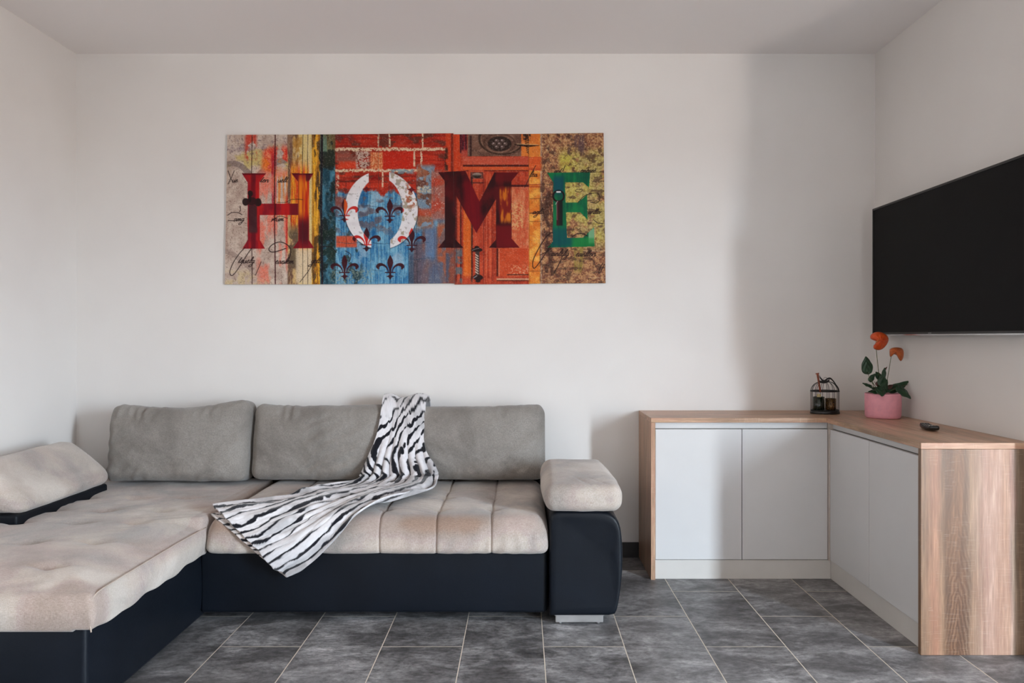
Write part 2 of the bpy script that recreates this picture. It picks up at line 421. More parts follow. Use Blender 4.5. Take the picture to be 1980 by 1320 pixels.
for a, b in ((3.1865, 3.5835), (YE+.023, 3.1835)):
    obj('door', *box(1.476, 1.493, a, b, .0955, .7195), WHITE, c2, bevel=.0012)
obj('filler_strip', *join(box(1.4705, 1.4925, 3.586, 3.6025, .0925, .7215), box(1.4755, 1.5115, 3.5955, 3.6135, .7215, ZB-.001)), m_plain('pale_edge_strip', (196, 184, 174), .5, var=.03), c2)
obj('plinth', *box(1.487, 1.503, YE+.021, 3.618, .0005, .0915), PLINTH, c2, bevel=.0006)
wt = obj('worktop', *prism([(.62, YF), (XF, YF), (XF, YE), (XR-.001, YE), (XR-.001, YB-.001), (.62, YB-.001)], ZB, ZT, 'z'), WOODT, bevel=.0014)
tag(wt, 'L shaped oak laminate worktop lying across both white corner cabinets', 'worktop')

# ------------------------------------------------------------------ corner sofa
ZS = .435                       # seat height
sofa = thing('corner_sofa', 'grey and navy corner sofa with chaise on the left and padded right armrest', 'sofa', (-.6, 3.3, 0))
def leather_block(name, x0, x1, y0, y1, z0, z1, r=.03, seam=None, bulge=.012, seed=3, mat=None):
    h = ((x1-x0)/2, (y1-y0)/2, (z1-z0)/2)
    V, Fc = soft(h, (int(h[0]*50)+3, int(h[1]*40)+3, int(h[2]*60)+3), r, r)
    a = 1-np.clip(np.abs(V)/np.array(h), 0, 1)**2
    V[:, 1] += np.sign(V[:, 1])*bulge*a[:, 0]*a[:, 2]*(np.abs(V[:, 1]) > h[1]*.9)
    V[:, 0] += np.sign(V[:, 0])*bulge*a[:, 1]*a[:, 2]*(np.abs(V[:, 0]) > h[0]*.9)
    V = V+np.array(((x0+x1)/2, (y0+y1)/2, (z0+z1)/2))
    V[:, 1] += .004*(fbm(V[:, 0]*4, V[:, 2]*5, 0, seed)-.5)
    return obj(name, V, Fc, mat or LEA, sofa, smooth=True)
leather_block('base', -1.30, .106, 3.03, 3.90, .045, .305, .016, bulge=.006)
leather_block('base', XL+.02, -1.303, 2.245, 3.90, .02, .298, .016, bulge=.012)
leather_block('back_frame', -2.0, .10, 3.90, 3.95, .30, .66, .02, bulge=.0)
# main seat cushion: one pad split by sewn channels
x0, x1, y0, y1 = -1.268, .108, 2.992, 3.86
seams = [-1.03, -.80, -.569, -.341, -.120]
hx, hy = (x1-x0)/2, (y1-y0)/2; cx, cy = (x0+x1)/2, (y0+y1)/2
zb, zt = .292, ZS; hz = (zt-zb)/2; cz = (zt+zb)/2
ex = np.concatenate([s-cx+np.array([-.018, -.011, -.007, -.004, -.002, 0, .002, .004, .007, .011, .018]) for s in seams])
V, Fc = soft((hx, hy, hz), (150, 100, 10), .066, .03, (ex, (), ()))
V = V+np.array((cx, cy, cz))
nx = fbm(V[:, 0]*6, V[:, 1]*6, V[:, 2]*6, 5)-.5
top = sst(cz-.03, zt-.01, V[:, 2]); frt = 1-sst(y0+.0, y0+.12, V[:, 1])
edges = np.array([x0]+seams+[x1])
k = np.clip(np.searchsorted(edges, V[:, 0])-1, 0, len(edges)-2)
t = (V[:, 0]-edges[k])/(edges[k+1]-edges[k]); arch = np.sin(np.pi*np.clip(t, 0, 1))**.5
tuftrows = [3.155, 3.375, 3.57]
wr = .0045*np.sin(((V[:, 0]*1.0+(V[:, 1]-3.1)*1.8)+.04*nx)*95)*np.clip(fbm(V[:, 0]*5, V[:, 1]*5, V[:, 2]*4, 8)*2.6-1.35, 0, 1)
gro = np.zeros(len(V)); tuf = np.zeros(len(V))
for s in seams:
    gro += np.exp(-((V[:, 0]-s)/.0045)**2)
    for ty in tuftrows:
        dx, dy = V[:, 0]-s, V[:, 1]-ty
        tuf += .012*np.exp(-(dx**2+dy**2)/(.03**2))+.006*np.exp(-(dx/.05)**2-(dy/.007)**2)
V[:, 2] += top*(.007*arch-.006*gro-tuf+.010*nx+wr)
V[:, 1] -= frt*(1-.3*top)*(.009*arch-.006*gro+.010*nx+wr)
V[:, 0] += .006*(fbm(V[:, 0]*8, V[:, 1]*8, V[:, 2]*8, 15)-.5)
soil = .16*frt*sst(.33, .42, V[:, 2])+.42*sst(.3, .43, V[:, 2])*frt*sst(.42, .66, fbm(V[:, 0]*3.5, V[:, 2]*4+3, 0, 23))+.28*frt*sst(.34, .42, V[:, 2])
seat = obj('seat_cushion', V, Fc, FAB, sofa, smooth=True, attr={'soil': soil})
# chaise seat cushion
x0, x1, y0, y1 = XL+.012, -1.272, 2.222, 3.86
hx, hy = (x1-x0)/2, (y1-y0)/2; cx, cy = (x0+x1)/2, (y0+y1)/2
zb, zt = .284, .396; hz = (zt-zb)/2; cz = (zt+zb)/2
V, Fc = soft((hx, hy, hz), (120, 190, 12), .02, .012)
V = V+np.array((cx, cy, cz))
top = sst(cz+.01, zt-.004, V[:, 2])
dr = np.minimum((x1-V[:, 0])+.3*sst(2.96, 3.06, V[:, 1]), (V[:, 1]-y0)*1.0); cr = sst(0, .17, dr)**.8
nx = fbm(V[:, 0]*5, V[:, 1]*5, V[:, 2]*6, 31)-.5
V[:, 2] += top*(.042*cr+.012*nx)
tuf = np.zeros(len(V))
random.seed(4)
for tx in (-1.97, -1.735, -1.50):
    for ty in (2.39, 2.66, 2.94, 3.145, 3.39):
        dx, dy = V[:, 0]-tx, V[:, 1]-ty; a = random.uniform(-.15, .35)
        p, q = dx*math.cos(a)+dy*math.sin(a), -dx*math.sin(a)+dy*math.cos(a)
        tuf += .012*np.exp(-(dx**2+dy**2)/(.035**2))+.007*np.exp(-(p/.05)**2-(q/.0075)**2)+.004*np.exp(-(p/.11)**2-(q/.016)**2)
ripple = .0028*np.sin((V[:, 1]*1.0-.35*V[:, 0]+.05*nx)*120)*np.clip(fbm(V[:, 0]*4, V[:, 1]*4, 0, 38)*2.4-1.2, 0, 1)
V[:, 2] -= top*(1.35*tuf-1.5*ripple)
side = (V[:, 0] > x1-.03)*(1-top)
low = 1-sst(zb, zb+.06, V[:, 2])
V[:, 0] += side*(.010*(fbm(V[:, 1]*5, V[:, 2]*4, 0, 33)-.5)+.012*sst(zb, zt, V[:, 2])*0+.010*np.sin(np.pi*np.clip((V[:, 2]-zb)/(zt-zb), 0, 1)))
V[:, 2] -= low*(V[:, 0] > x1-.06)*(.004*np.sin(V[:, 1]*19)+.003*np.sin(V[:, 1]*41+1))
V[:, 1] -= (V[:, 1] < y0+.03)*(1-top)*.014*np.sin(np.pi*np.clip((V[:, 2]-zb)/(zt-zb), 0, 1))
frt = 1-sst(y0, y0+.30, V[:, 1])
soil = .5*frt*sst(.44, .62, fbm(V[:, 0]*3.3+.4, V[:, 1]*3.3, 0, 41))+.30*sst(.45, .62, fbm(V[:, 0]*3, V[:, 1]*3, 0, 43))*top
soil += .25*(V[:, 0] > x1-.05)*sst(.33, .40, V[:, 2])*sst(2.6, 2.95, V[:, 1])
chaise = obj('seat_cushion', V, Fc, FAB, sofa, smooth=True, attr={'soil': soil})
PIPE = m_plain('seam_piping', (176, 160, 148), .8, spec=.15, var=.04)
P = catmull([(x1+.002, 3.02, zt-.002), (x1-.001, 2.8, zt+.0015), (x1-.001, 2.5, zt+.002), (x1-.002, 2.31, zt+.001), (x1-.004, 2.248, zt-.006), (x1-.004, 2.222, zt-.03), (x1-.002, 2.214, zt-.065), (x1-.001, 2.219, zb+.004)], 10)
obj('piping', *tube(P, .0023, 6), PIPE, chaise, smooth=True)
# right arm: faux leather side with a loose looking pad on top
prof = [(.112, .045), (.112, .43), (.118, .452), (.14, .462), (.25, .465), (.33, .462), (.372, .445), (.395, .41), (.405, .35), (.408, .28), (.404, .20), (.394, .12), (.384, .07), (.374, .05), (.35, .045)]
pr = np.array(prof); pc = np.vstack([pr[:3], catmull(pr[3:-1], 4), pr[-1:]])
cxy = pc.mean(0)
ys = np.array([3.004, 3.000, 2.996, 2.996, 3.0, 3.6, 3.84, 3.85]); sc = np.array([.0, .93, .965, .975, 1.0, 1.0, .99, .0])
ys = np.array([3.004, 2.998, 2.997, 3.000, 3.008, 3.03, 3.6, 3.85, 3.86]); ins = np.array([.30, .040, .016, .007, .002, 0, 0, .0, .02])
V = []; n = len(pc)
d = pc-cxy; L = np.linalg.norm(d, axis=1)
for y, s in zip(ys, ins):
    for p, q, l in zip(pc, d, L): 
        w_ = max(0, l-s)/l if s < .3 else .25
        V.append((cxy[0]+q[0]*w_, y, cxy[1]+q[1]*w_))
Fc = []
for i in range(len(ys)-1):
    for k in range(n): Fc.append((i*n+k, i*n+(k+1) % n, (i+1)*n+(k+1) % n, (i+1)*n+k))
Fc += [tuple(range(n))[::-1], tuple((len(ys)-1)*n+k for k in range(n))]
Vm = np.array(V); Vm[:, 1] += .005*(fbm(Vm[:, 0]*6, Vm[:, 2]*6, 0, 3)-.5)
obj('arm_base', Vm, Fc, LEA, sofa, smooth=True)
V, Fc = soft((.146, .262, .053), (44, 70, 14), .042, .036)
a = 1-np.clip(np.abs(V)/np.array((.146, .262, .053)), 0, 1)**2
V[:, 2] += np.sign(V[:, 2])*.010*a[:, 0]*a[:, 1]*(V[:, 2] > 0)
V[:, 1] -= .012*a[:, 0]*(V[:, 1] < -.2)
V[:, 0] += .014*np.sign(V[:, 0])*a[:, 2]*a[:, 1]
nz_ = fbm(V[:, 0]*9, V[:, 1]*9, V[:, 2]*9, 55)-.5; V += V/np.linalg.norm(V, axis=1)[:, None]*nz_[:, None]*.016
wr = np.exp(-((V[:, 0]-.01+V[:, 1]*.5+.1)/.008)**2)*np.exp(-((V[:, 1]+.19)/.06)**2)+np.exp(-((V[:, 0]-.05+V[:, 1]*.7+.12)/.007)**2)*np.exp(-((V[:, 1]+.2)/.05)**2)
V[:, 2] -= wr*.004*(V[:, 2] > 0)
V[:, 0] += V[:, 1]*-.05*(V[:, 0] > 0)*np.clip(V[:, 0]/.14, 0, 1)
V = rotx(V, .055)+np.array((.243, 3.245, .530))
obj('arm_pad', V, Fc, FAB, sofa, smooth=True)['label'] = 'grey padded arm cushion'
# left arm: long low arm along the left wall, with a slanted pad
leather_block('arm_base', XL+.012, -1.962, 2.915, 3.56, .40, .468, .012, bulge=.0)
sec = np.array([(-1.972, .470), (-1.955, .490), (-1.965, .53), (-2.03, .595), (-2.10, .650), (-2.15, .668), (-2.20, .655), (-2.29, .60), (-2.325, .55), (-2.33, .480), (-2.30, .468), (-2.1, .466)])
ss = catmull(np.vstack([sec, sec[:1]]), 6)[:-1]; n = len(ss); cxy = ss.mean(0); V = []
ysl = np.concatenate([[2.908, 2.912, 2.92, 2.935, 2.955], np.linspace(2.98, 3.52, 40), [3.545, 3.565, 3.58, 3.587, 3.59]])
insl = np.concatenate([[.09, .05, .03, .015, .006], np.zeros(40), [.004, .012, .026, .05, .09]])
d = ss-cxy; L = np.linalg.norm(d, axis=1)
for y, s in zip(ysl, insl):
    for q, l in zip(d, L):
        w_ = max(.02, l-s)/l; V.append((cxy[0]+q[0]*w_, y, cxy[1]+q[1]*w_))
m_ = len(ysl); Fc = [(i*n+k, i*n+(k+1) % n, (i+1)*n+(k+1) % n, (i+1)*n+k) for i in range(m_-1) for k in range(n)]
Fc += [tuple(range(n))[::-1], tuple((m_-1)*n+k for k in range(n))]
V = np.array(V); V[:, 2] += .014*(fbm(V[:, 0]*7, V[:, 1]*6, V[:, 2]*7, 61)-.5); V[:, 0] += .012*(fbm(V[:, 0]*7, V[:, 1]*6, V[:, 2]*7, 67)-.5)
V[:, 2] -= .0*(V[:, 1] < 2.95)
obj('arm_pad', V, Fc, FAB, sofa, smooth=True)['label'] = 'grey slanted arm cushion along the left wall'
# feet
ft = obj('foot', *join(box(.138, .330, 3.022, 3.062, .012, .0445), box(.134, .334, 3.018, 3.066, .0395, .0445)), CHROME, sofa, bevel=.0015)
ft['label'] = 'chrome foot plate'
for gx in (.158, .312): obj('glide', *lathe([(.006, .0005), (.006, .013)], gx, 3.04, 12), CHROME, ft, smooth=True)
for fx, fy in ((-1.1, 3.2), (-.5, 3.2), (.0, 3.75), (-1.1, 3.75), (.25, 3.75)):
    obj('foot', *lathe([(.022, .0005), (.025, .046)], fx, fy, 20), BLACK, sofa, smooth=True)
for fx, fy in ((-2.2, 2.4), (-1.45, 2.4), (-2.2, 3.7), (-1.45, 3.7)):
    obj('foot', *lathe([(.022, .0005), (.025, .03)], fx, fy, 20), BLACK, sofa, smooth=True)

# back cushions resting against the back
def cushion(label, xa, xb, ztop, yb, seed, lift=(0, 0, 0), tilt=.16, wrinkle=1.0):
    w_ = (xb-xa)/2; hgt = (ztop-ZS-.003)/2; th = .105
    V, Fc = soft((w_, th, hgt), (110, 10, 64), .05, .045)
    P = V/np.array((w_, th, hgt)); a = 1-np.clip(np.abs(P), 0, 1)**2.2
    V[:, 1] += np.sign(V[:, 1])*.030*(a[:, 0]*a[:, 2])*np.clip(np.abs(P[:, 1])*1.5, 0, 1)
    # pinched edges: thinner towards the outline
    V[:, 1] *= 1-.28*np.clip(np.abs(P[:, 0]), 0, 1)**8-.10*np.clip(P[:, 2], 0, 1)**6
    up = sst(.55, 1, P[:, 2])
    V[:, 2] += up*(lift[0]*sst(-.3, -1, P[:, 0])+lift[1]*(1-np.abs(P[:, 0])**2)+lift[2]*sst(.1, .95, P[:, 0]))
    V[:, 2] += .012*(fbm(P[:, 0]*3, P[:, 1], P[:, 2]*2, seed)-.5)
    V[:, 1] += .020*(fbm(P[:, 0]*3.2, P[:, 2]*2.4, 0, seed+1)-.5)
    n1 = fbm(V[:, 0]*7, V[:, 2]*7, 0, seed+2)
    # gathers near the top seam and soft diagonal creases
    g1 = np.sin(V[:, 0]*120+8*n1)*sst(.45, .95, P[:, 2])*np.clip(n1*3.2-1.15, 0, 1)
    g2 = np.sin((V[:, 0]*.8-V[:, 2]*1.3)*70+6*n1)*np.clip(fbm(V[:, 0]*4, V[:, 2]*4, 0, seed+3)*3-1.6, 0, 1)
    g3 = np.sin(V[:, 0]*100-V[:, 2]*60+6*n1)*sst(-.6, -.95, P[:, 2])*np.clip(n1*2-.7, 0, 1)
    V[:, 1] -= (V[:, 1] < 0)*wrinkle*(.0100*g1+.0080*g2+.0085*g3)
    V[:, 2] += wrinkle*.002*g1*(P[:, 2] > .8)
    piv = np.array(((xa+xb)/2, yb, ZS+.006))
    V = V+np.array((0, 0, hgt)); V = rotx(V, -tilt)
    V[:, 2] -= V[:, 2].min()
    V = V+piv
    o = thing('sofa_cushion', label, 'cushion', piv, 'back cushions of the sofa')
    cv = obj('cover', V, Fc, FABC, o, smooth=True)
    # sewn seam ring just inside the front outline
    th_ = np.linspace(0, 2*np.pi, 120, endpoint=False)
    return o, V
SEAMC = m_plain('cushion_seam_thread', (112, 106, 104), .9, spec=.1, var=.03)
cu1, V1 = cushion('grey back cushion nearest the left wall, its right top corner standing higher', -2.025, -1.338, .80, 3.706, 71, (.012, -.006, .034), .15)
cu2, V2 = cushion('middle grey back cushion, between the left cushion and the animal print throw', -1.330, -.622, .80, 3.742, 81, (.010, .0, .006), .15, .7)
cu3, V3 = cushion('grey back cushion nearest the padded right armrest', -.618, .118, .80, 3.742, 91, (.004, -.006, .012), .15, .5)

# throw: follows the sofa profile (depth, height) from behind the cushion down over the seat edge
prf = np.array([(3.90, .66), (3.905, .74), (3.89, .80), (3.85, .832), (3.80, .842), (3.755, .836), (3.722, .812), (3.695, .77), (3.665, .70), (3.64, .62), (3.62, .54), (3.60, .485), (3.56, .461), (3.50, .456), (3.3, .456), (3.12, .453), (3.05, .443), (3.00, .415), (2.972, .375), (2.962, .33), (2.966, .29), (2.982, .24), (2.990, .20), (2.992, .12)])
pp = catmull(prf, 10); seg = np.linalg.norm(np.diff(pp, axis=0), axis=1); S = np.concatenate([[0], np.cumsum(seg)])
ypx = 652+F*(HC-pp[:, 1])/pp[:, 0]
i0 = int(np.argmin(ypx)); ymono = np.maximum.accumulate(ypx[i0:]+np.arange(len(ypx)-i0)*1e-6)
def s_of_y(y): return np.interp(y, ymono, S[i0:])
rows = np.array([(738, 806, 822, 803), (735, 822, 821, 822), (727, 850, 820, 850), (712, 885, 828, 880), (700, 915, 842, 903), (692, 932, 848, 922), (672, 940, 847, 938),
                 (640, 945, 836, 952), (600, 955, 790, 967), (560, 966, 737, 984), (520, 972, 690, 1010), (480, 976, 650, 1044), (440, 980, 605, 1082), (412, 985, 560, 1110)], float)
rr = catmull(rows, 34)
NU = 190
def cloth(rr, off=.004, u0=0, u1=1, back=True, vo=0, amp=1.0):
    U = np.linspace(u0, u1, NU); nr = len(rr)
    X = rr[:, 0:1]+(rr[:, 2:3]-rr[:, 0:1])*U[None]; Y = rr[:, 1:2]+(rr[:, 3:4]-rr[:, 1:2])*U[None]
    Sv = s_of_y(Y)
    if back:                     # rows that go over the top and down behind
        nb = 26; s0 = Sv[0:1]; ext = s0*(np.linspace(.25, 1, nb, endpoint=False)[:, None])
        Sv = np.vstack([ext, Sv]); 
        D0 = np.interp(s0, S, pp[:, 0]); xw = (X[0:1]-1008)/F*D0
    D = np.interp(Sv, S, pp[:, 0]); Z = np.interp(Sv, S, pp[:, 1])
    if back:
        Xw = np.vstack([np.repeat(xw, nb, 0)+np.linspace(.0, 0, nb)[:, None], (X-1008)/F*D[nb:]])
    else: Xw = (X-1008)/F*D
    Us = np.repeat(U[None], len(D), 0)
    cl = np.concatenate([[0], np.cumsum(np.linalg.norm(np.diff(np.stack([Xw.mean(1), D.mean(1), Z.mean(1)], 1), axis=0), axis=1))])
    Vs = np.repeat(cl[:, None], NU, 1)+vo
    # local normal of the profile
    dd = np.gradient(pp[:, 0], S); dz = np.gradient(pp[:, 1], S)
    nd, nz = np.interp(Sv, S, dz), -np.interp(Sv, S, dd)
    L = np.hypot(nd, nz); nd, nz = nd/L, nz/L
    sgn = np.where(nz < 0, 1, 1)
    hang = 1-sst(.40, .62, Vs)   # part that hangs on the cushion
    f1 = (np.sin(Us*8.5+3.5*fbm(Vs*2.2, Us*1.5, 0, 5))*.5+.5)*hang*.020+.008*hang*fbm(Us*6, Vs*5, 0, 6)
    bend = np.exp(-((Vs-.56)/.11)**2)
    f2 = (np.abs(np.sin((Us*7.5+1.6*fbm(Vs*3.5, Us*2, 0, 9))*np.pi))**1.5)*bend*.030
    wv = fbm(Us*5+Vs*1.5, Vs*2.2, 0, 11)
    f3 = (1-hang)*(.022*sst(.42, .72, wv)+.010*fbm(Us*12, Vs*5, 0, 13))
    eb = np.minimum(Us, 1-Us); roll = .010*np.exp(-(eb/.03)**2)*(1-hang)
    dsp = off+(f1+f2+f3+roll)*amp
    # profile direction runs down and towards the room; outward is (-Y,+Z)
    D2 = D+dsp*nd; Z2 = Z+dsp*nz
    X2 = Xw+.006*(fbm(Vs*9, Us*6, 0, 17)-.5)
    return np.stack([X2, D2, Z2], -1), Us, Vs
G, Ug, Vg = cloth(rr)
def gridfaces(nr, nc, o=0): 
    a = (np.arange(nr-1)[:, None]*nc+np.arange(nc-1)[None]).ravel()+o
    return np.stack([a, a+nc, a+nc+1, a+1], 1).tolist()
def tiger(U, Vv, seed=0):
    Wd = .21+0*Vv
    hang = 1-sst(.42, .62, Vv)
    warp = 1.6*(fbm(U*3+2, Vv*5, 0, seed+101)-.5)+.7*(fbm(U*9, Vv*14, 0, seed+103)-.5)
    ph = U*(12.0-7.5*hang)+Vv*(1.4+10.5*hang)+warp*(1.0+.3*hang)
    st = np.sin(ph*2*np.pi)
    br = fbm(U*(9+6*hang)+warp, Vv*(6.5+4*hang), 0, seed+107)     # breaks stripes into dashes
    thick = 1.15+4.6*(br-.47)
    n = fbm(U*70, Vv*110, 0, seed+111)
    m = sst(.0, .22, st-1.0+.42*thick+.12*(n-.5))
    grey = .8*sst(.54, .72, fbm(U*4, Vv*9, 0, seed+113))
    grey2 = sst(-.1, .7, st+.3)*.35*sst(.4, .6, fbm(U*8, Vv*6, 0, seed+115))
    base = lin((226, 222, 224))*np.ones(U.shape+(3,))
    base = base*(1-.42*grey[..., None])*(1-.35*grey2[..., None])
    base = base*(1-.20*n[..., None])
    return base*(1-m[..., None])+lin((20, 20, 27))*m[..., None]
colA = tiger(Ug, Vg)
# second, folded layer peeking out under the hem
r2 = rr[-44:].copy(); r2[:, 0] -= 2; r2[:, 1] += 9; r2[:, 2] -= 6; r2[:, 3] += 4
r2[:, 0] -= np.linspace(0, 2, len(r2)); r2[:, 3] = np.minimum(r2[:, 3], 1112)
G2, U2, V2g = cloth(r2, -.001, back=False, vo=1.0, amp=.10)
colB = tiger(U2, V2g*0+np.linspace(1.1, 1.6, len(r2))[:, None], 40)*np.array((.96, .90, .84))
Va = np.vstack([G.reshape(-1, 3), G2.reshape(-1, 3)-np.array((0, -.002, .004))])
Fa = gridfaces(G.shape[0], NU)+gridfaces(G2.shape[0], NU, G.shape[0]*NU)
THROW = m_vcol('plush_throw', .95, .1, .35, (350, .35))
th = obj('throw_blanket', Va, Fa, THROW, smooth=True, col=np.vstack([colA.reshape(-1, 3), colB.reshape(-1, 3)]), origin=(-.6, 3.3, ZS))
tag(th, 'black and white tiger striped plush throw draped over the sofa back and seat', 'blanket')
sd = th.modifiers.new('thick', 'SOLIDIFY'); sd.thickness = .007; sd.offset = 1

# ------------------------------------------------------------------ television
TX = 1.788
tv = thing('television', 'large black flat screen television mounted on the right wall', 'television', (XR, 3.2, 1.17))
ty0, ty1, tz0, tz1 = 2.655, 3.815, 1.171, 1.812
obj('casing', *box(TX+.004, TX+.034, ty0, ty1, tz0, tz1), BLACK, tv, bevel=.002)
bz = .009
obj('bezel', *join(box(TX-.002, TX+.0045, ty0, ty1, tz1-bz, tz1), box(TX-.002, TX+.0045, ty0, ty0+bz, tz0, tz1-bz), box(TX-.002, TX+.0045, ty1-bz, ty1, tz0, tz1-bz)), m_plain('dark_brown_bezel', (24, 20, 19), .3, var=.05), tv)
obj('trim_strip', *join(box(TX-.003, TX+.0045, ty0, ty1-.0, tz0-.002, tz0+.0035)), m_plain('silver_trim', (190, 190, 192), .25, .9, var=.02), tv)
obj('chin', *box(TX-.0025, TX+.0045, ty0+bz, ty1-bz, tz0+.0036, tz0+.013), BLACK, tv)
obj('logo', *box(TX-.0034, TX-.0026, 3.265, 3.29, tz0+.0065, tz0+.0095), m_plain('logo_silver', (150, 150, 150), .3, .8), tv)
SCR = m_plain('matte_screen', (11, 11, 12), .5, spec=.10, var=.02, scale=2)
obj('screen', *box(TX+.0, TX+.0043, ty0+bz, ty1-bz, tz0+.013, tz1-bz), SCR, tv)
obj('wall_mount', *join(box(TX+.034, TX+.05, 3.0, 3.45, 1.3, 1.65), box(TX+.05, XR-.0005, 3.05, 3.4, 1.4, 1.55)), BLACK, tv, bevel=.002)

# ------------------------------------------------------------------ potted anthurium
pot_c = (1.732, 3.592)
plant = thing('potted_anthurium', 'orange anthurium in a pink pot under the corner of the television', 'plant', (pot_c[0], pot_c[1], ZT))
pz = ZT+.0005
PINK = m_plain('pink_ceramic', (222, 152, 164), .55, spec=.35, var=.04, scale=40)
pot = obj('pot', *lathe([(.0, pz), (.072, pz), (.077, pz+.004), (.0795, pz+.015), (.0805, pz+.06), (.0805, pz+.112), (.0795, pz+.1165), (.077, pz+.1175), (.0745, pz+.116), (.0738, pz+.10), (.0, pz+.0985)], *pot_c, 56), PINK, plant, smooth=True)
SOIL = m_plain('potting_soil', (36, 26, 20), .95, var=.3, scale=120)
V, Fc = lathe([(0.0001, pz+.108), (.03, pz+.107), (.06, pz+.105), (.0735, pz+.103)], *pot_c, 40)
V = np.array(V); V[:, 2] += .006*(fbm(V[:, 0]*90, V[:, 1]*90, 0, 3)-.5)
obj('soil', V, Fc, SOIL, plant, smooth=True)
def m_leaf(name, c1_, c2_, rough=.38):
    M = Mat(name, c1_, rough, spec=.45); n = M.noise(M.coords(), 45, 4)
    M.color(M.ramp(n, [(.3, c1_), (.7, c2_)])); return M.m
GREEN = m_leaf('dark_glossy_leaf', (18, 44, 26), (30, 66, 38)); STEM = m_leaf('green_stem', (66, 78, 40), (92, 96, 56)); BR = m_leaf('reddish_young_leaf', (62, 30, 24), (84, 44, 34))
ORA = m_leaf('orange_spathe', (188, 62, 24), (214, 88, 36), .3); ORB = m_leaf('faded_orange_spathe', (170, 78, 28), (196, 100, 44), .35)
def P3(x, y, d): return np.array(((x-1008)*d/F, d, HC-(y-652)*d/F))
def leaf(name, base, tip, width, mat, nrm=(0, -1, .3), cup=.25, heart=.35, parent=None, droop=0.0, shape=1.0):
    base, tip = np.array(base, float), np.array(tip, float); ax = tip-base; L = np.linalg.norm(ax); ax /= L
    nrm = np.array(nrm, float); nrm -= ax*nrm.dot(ax); nrm /= np.linalg.norm(nrm); sd_ = np.cross(ax, nrm)
    nu, nv = 22, 13; V = []
    for i in range(nu):
        t = i/(nu-1); wdt = width/2*(math.sin(math.pi*min(1, t**.62))**.75)*(1-.15*t)
        if i == nu-1: wdt = 0
        for j in range(nv):
            s = -1+2*j/(nv-1)
            back_ = heart*L*(abs(s)**1.6)*max(0, 1-t*2.4)*.55
            p = base+ax*(t*L-back_)+sd_*s*wdt+nrm*(-cup*wdt*abs(s)**1.7-droop*L*t*t)+nrm*(.0016*math.sin(abs(s)*9+t*14))
            V.append(p)
    Fc = [(i*nv+j, i*nv+j+1, (i+1)*nv+j+1, (i+1)*nv+j) for i in range(nu-1) for j in range(nv-1)]
    o_ = obj(name, V, Fc, mat, parent or plant, smooth=True)
    q = o_.modifiers.new('thick', 'SOLIDIFY'); q.thickness = .0009; q.offset = 0
    return o_
dc = 3.59; root = P3(1708, 762, dc)
def stem(a, b, bend, r=.0016, mat=None):
    a, b = np.array(a), np.array(b); m_ = (a+b)/2+np.array(bend)
    obj('stem', *tube(catmull([a, m_, b], 8), r, 6), mat or STEM, plant, smooth=True)
# flowers: kidney shaped spathes seen from the side, built as folded hearts
def spathe(outline, ctr, d, mat, bulge):
    O = catmull(np.vstack([outline, outline[:1]]), 6)[:-1]; O = np.array(O); n_ = len(O); cxp = np.array(ctr, float)
    V = []; Rn = 9
    for r_ in range(Rn+1):
        f = r_/Rn
        for k_, p in enumerate(O):
            q = cxp+(p-cxp)*f
            rip = .0022*math.sin(k_/n_*2*math.pi*11)*f*(1-f)*3
            V.append(P3(q[0], q[1], d-bulge*(1-f*f)+rip-.02*math.sin(f*1.2)*((q[0]-cxp[0])/40)))
    Fc = [(a*n_+k_, a*n_+(k_+1) % n_, (a+1)*n_+(k_+1) % n_, (a+1)*n_+k_) for a in range(Rn) for k_ in range(n_)]
    o_ = obj('flower', V, Fc, mat, plant, smooth=True)
    q = o_.modifiers.new('thick', 'SOLIDIFY'); q.thickness = .0012; q.offset = 1
    return o_
S1 = lambda L: np.array([(1640+x/6.95, 630+y/6.95) for x, y in L], float)
f1 = spathe(S1([(380, 205), (345, 192), (302, 165), (305, 125), (345, 92), (400, 80), (460, 92), (515, 125), (540, 172), (528, 225), (495, 275), (450, 312), (400, 322), (350, 305), (342, 270), (362, 240)]), (1640+440/6.95, 630+195/6.95), dc-.005, ORA, .030)
f2 = spathe(S1([(560, 315), (600, 295), (660, 290), (715, 302), (738, 325), (745, 375), (735, 430), (708, 468), (680, 440), (655, 395), (615, 378), (590, 400), (565, 410), (558, 360)]), (1640+640/6.95, 630+335/6.95), dc+.01, ORB, .024)
obj('spadix', *tube([P3(1694, 662, dc-.03), P3(1697, 659, dc-.034), P3(1701, 656, dc-.036)], [.0026, .0024, .0012], 8), m_leaf('yellow_spadix', (176, 90, 30), (190, 110, 40)), f1, smooth=True)
stem(root+(-.004, 0, -.005), P3(1694, 673, dc), (-.003, 0, 0))
stem(root+(.003, 0, -.005), P3(1723.5, 686, dc+.01), (.002, 0, 0))
S = lambda x, y, d=dc: P3(1640+x/6.95, 630+y/6.95, d)
leaf('leaf', S(268, 618), S(238, 408), .062, GREEN, (.1, -1, .15), .12, .3)
stem(S(345, 800), S(272, 612), (-.008, 0, .004), .0014)
leaf('leaf', S(300, 735), S(360, 640), .030, GREEN, (.3, -1, .2), .3)
stem(S(400, 850), S(320, 735), (-.004, 0, .002), .0012)
leaf('leaf', S(300, 800), S(192, 768), .032, GREEN, (0, -.6, 1), .25)
stem(S(400, 870), S(298, 800), (0, 0, .004), .0012)
leaf('leaf', S(430, 700), S(372, 615), .030, GREEN, (-.3, -1, .3), .4)
leaf('leaf', S(480, 680, dc-.02), S(490, 560, dc-.02), .022, GREEN, (-.2, -1, .1), .5)
leaf('leaf', S(490, 590), S(525, 548), .008, BR, (-.2, -1, .1), .5)
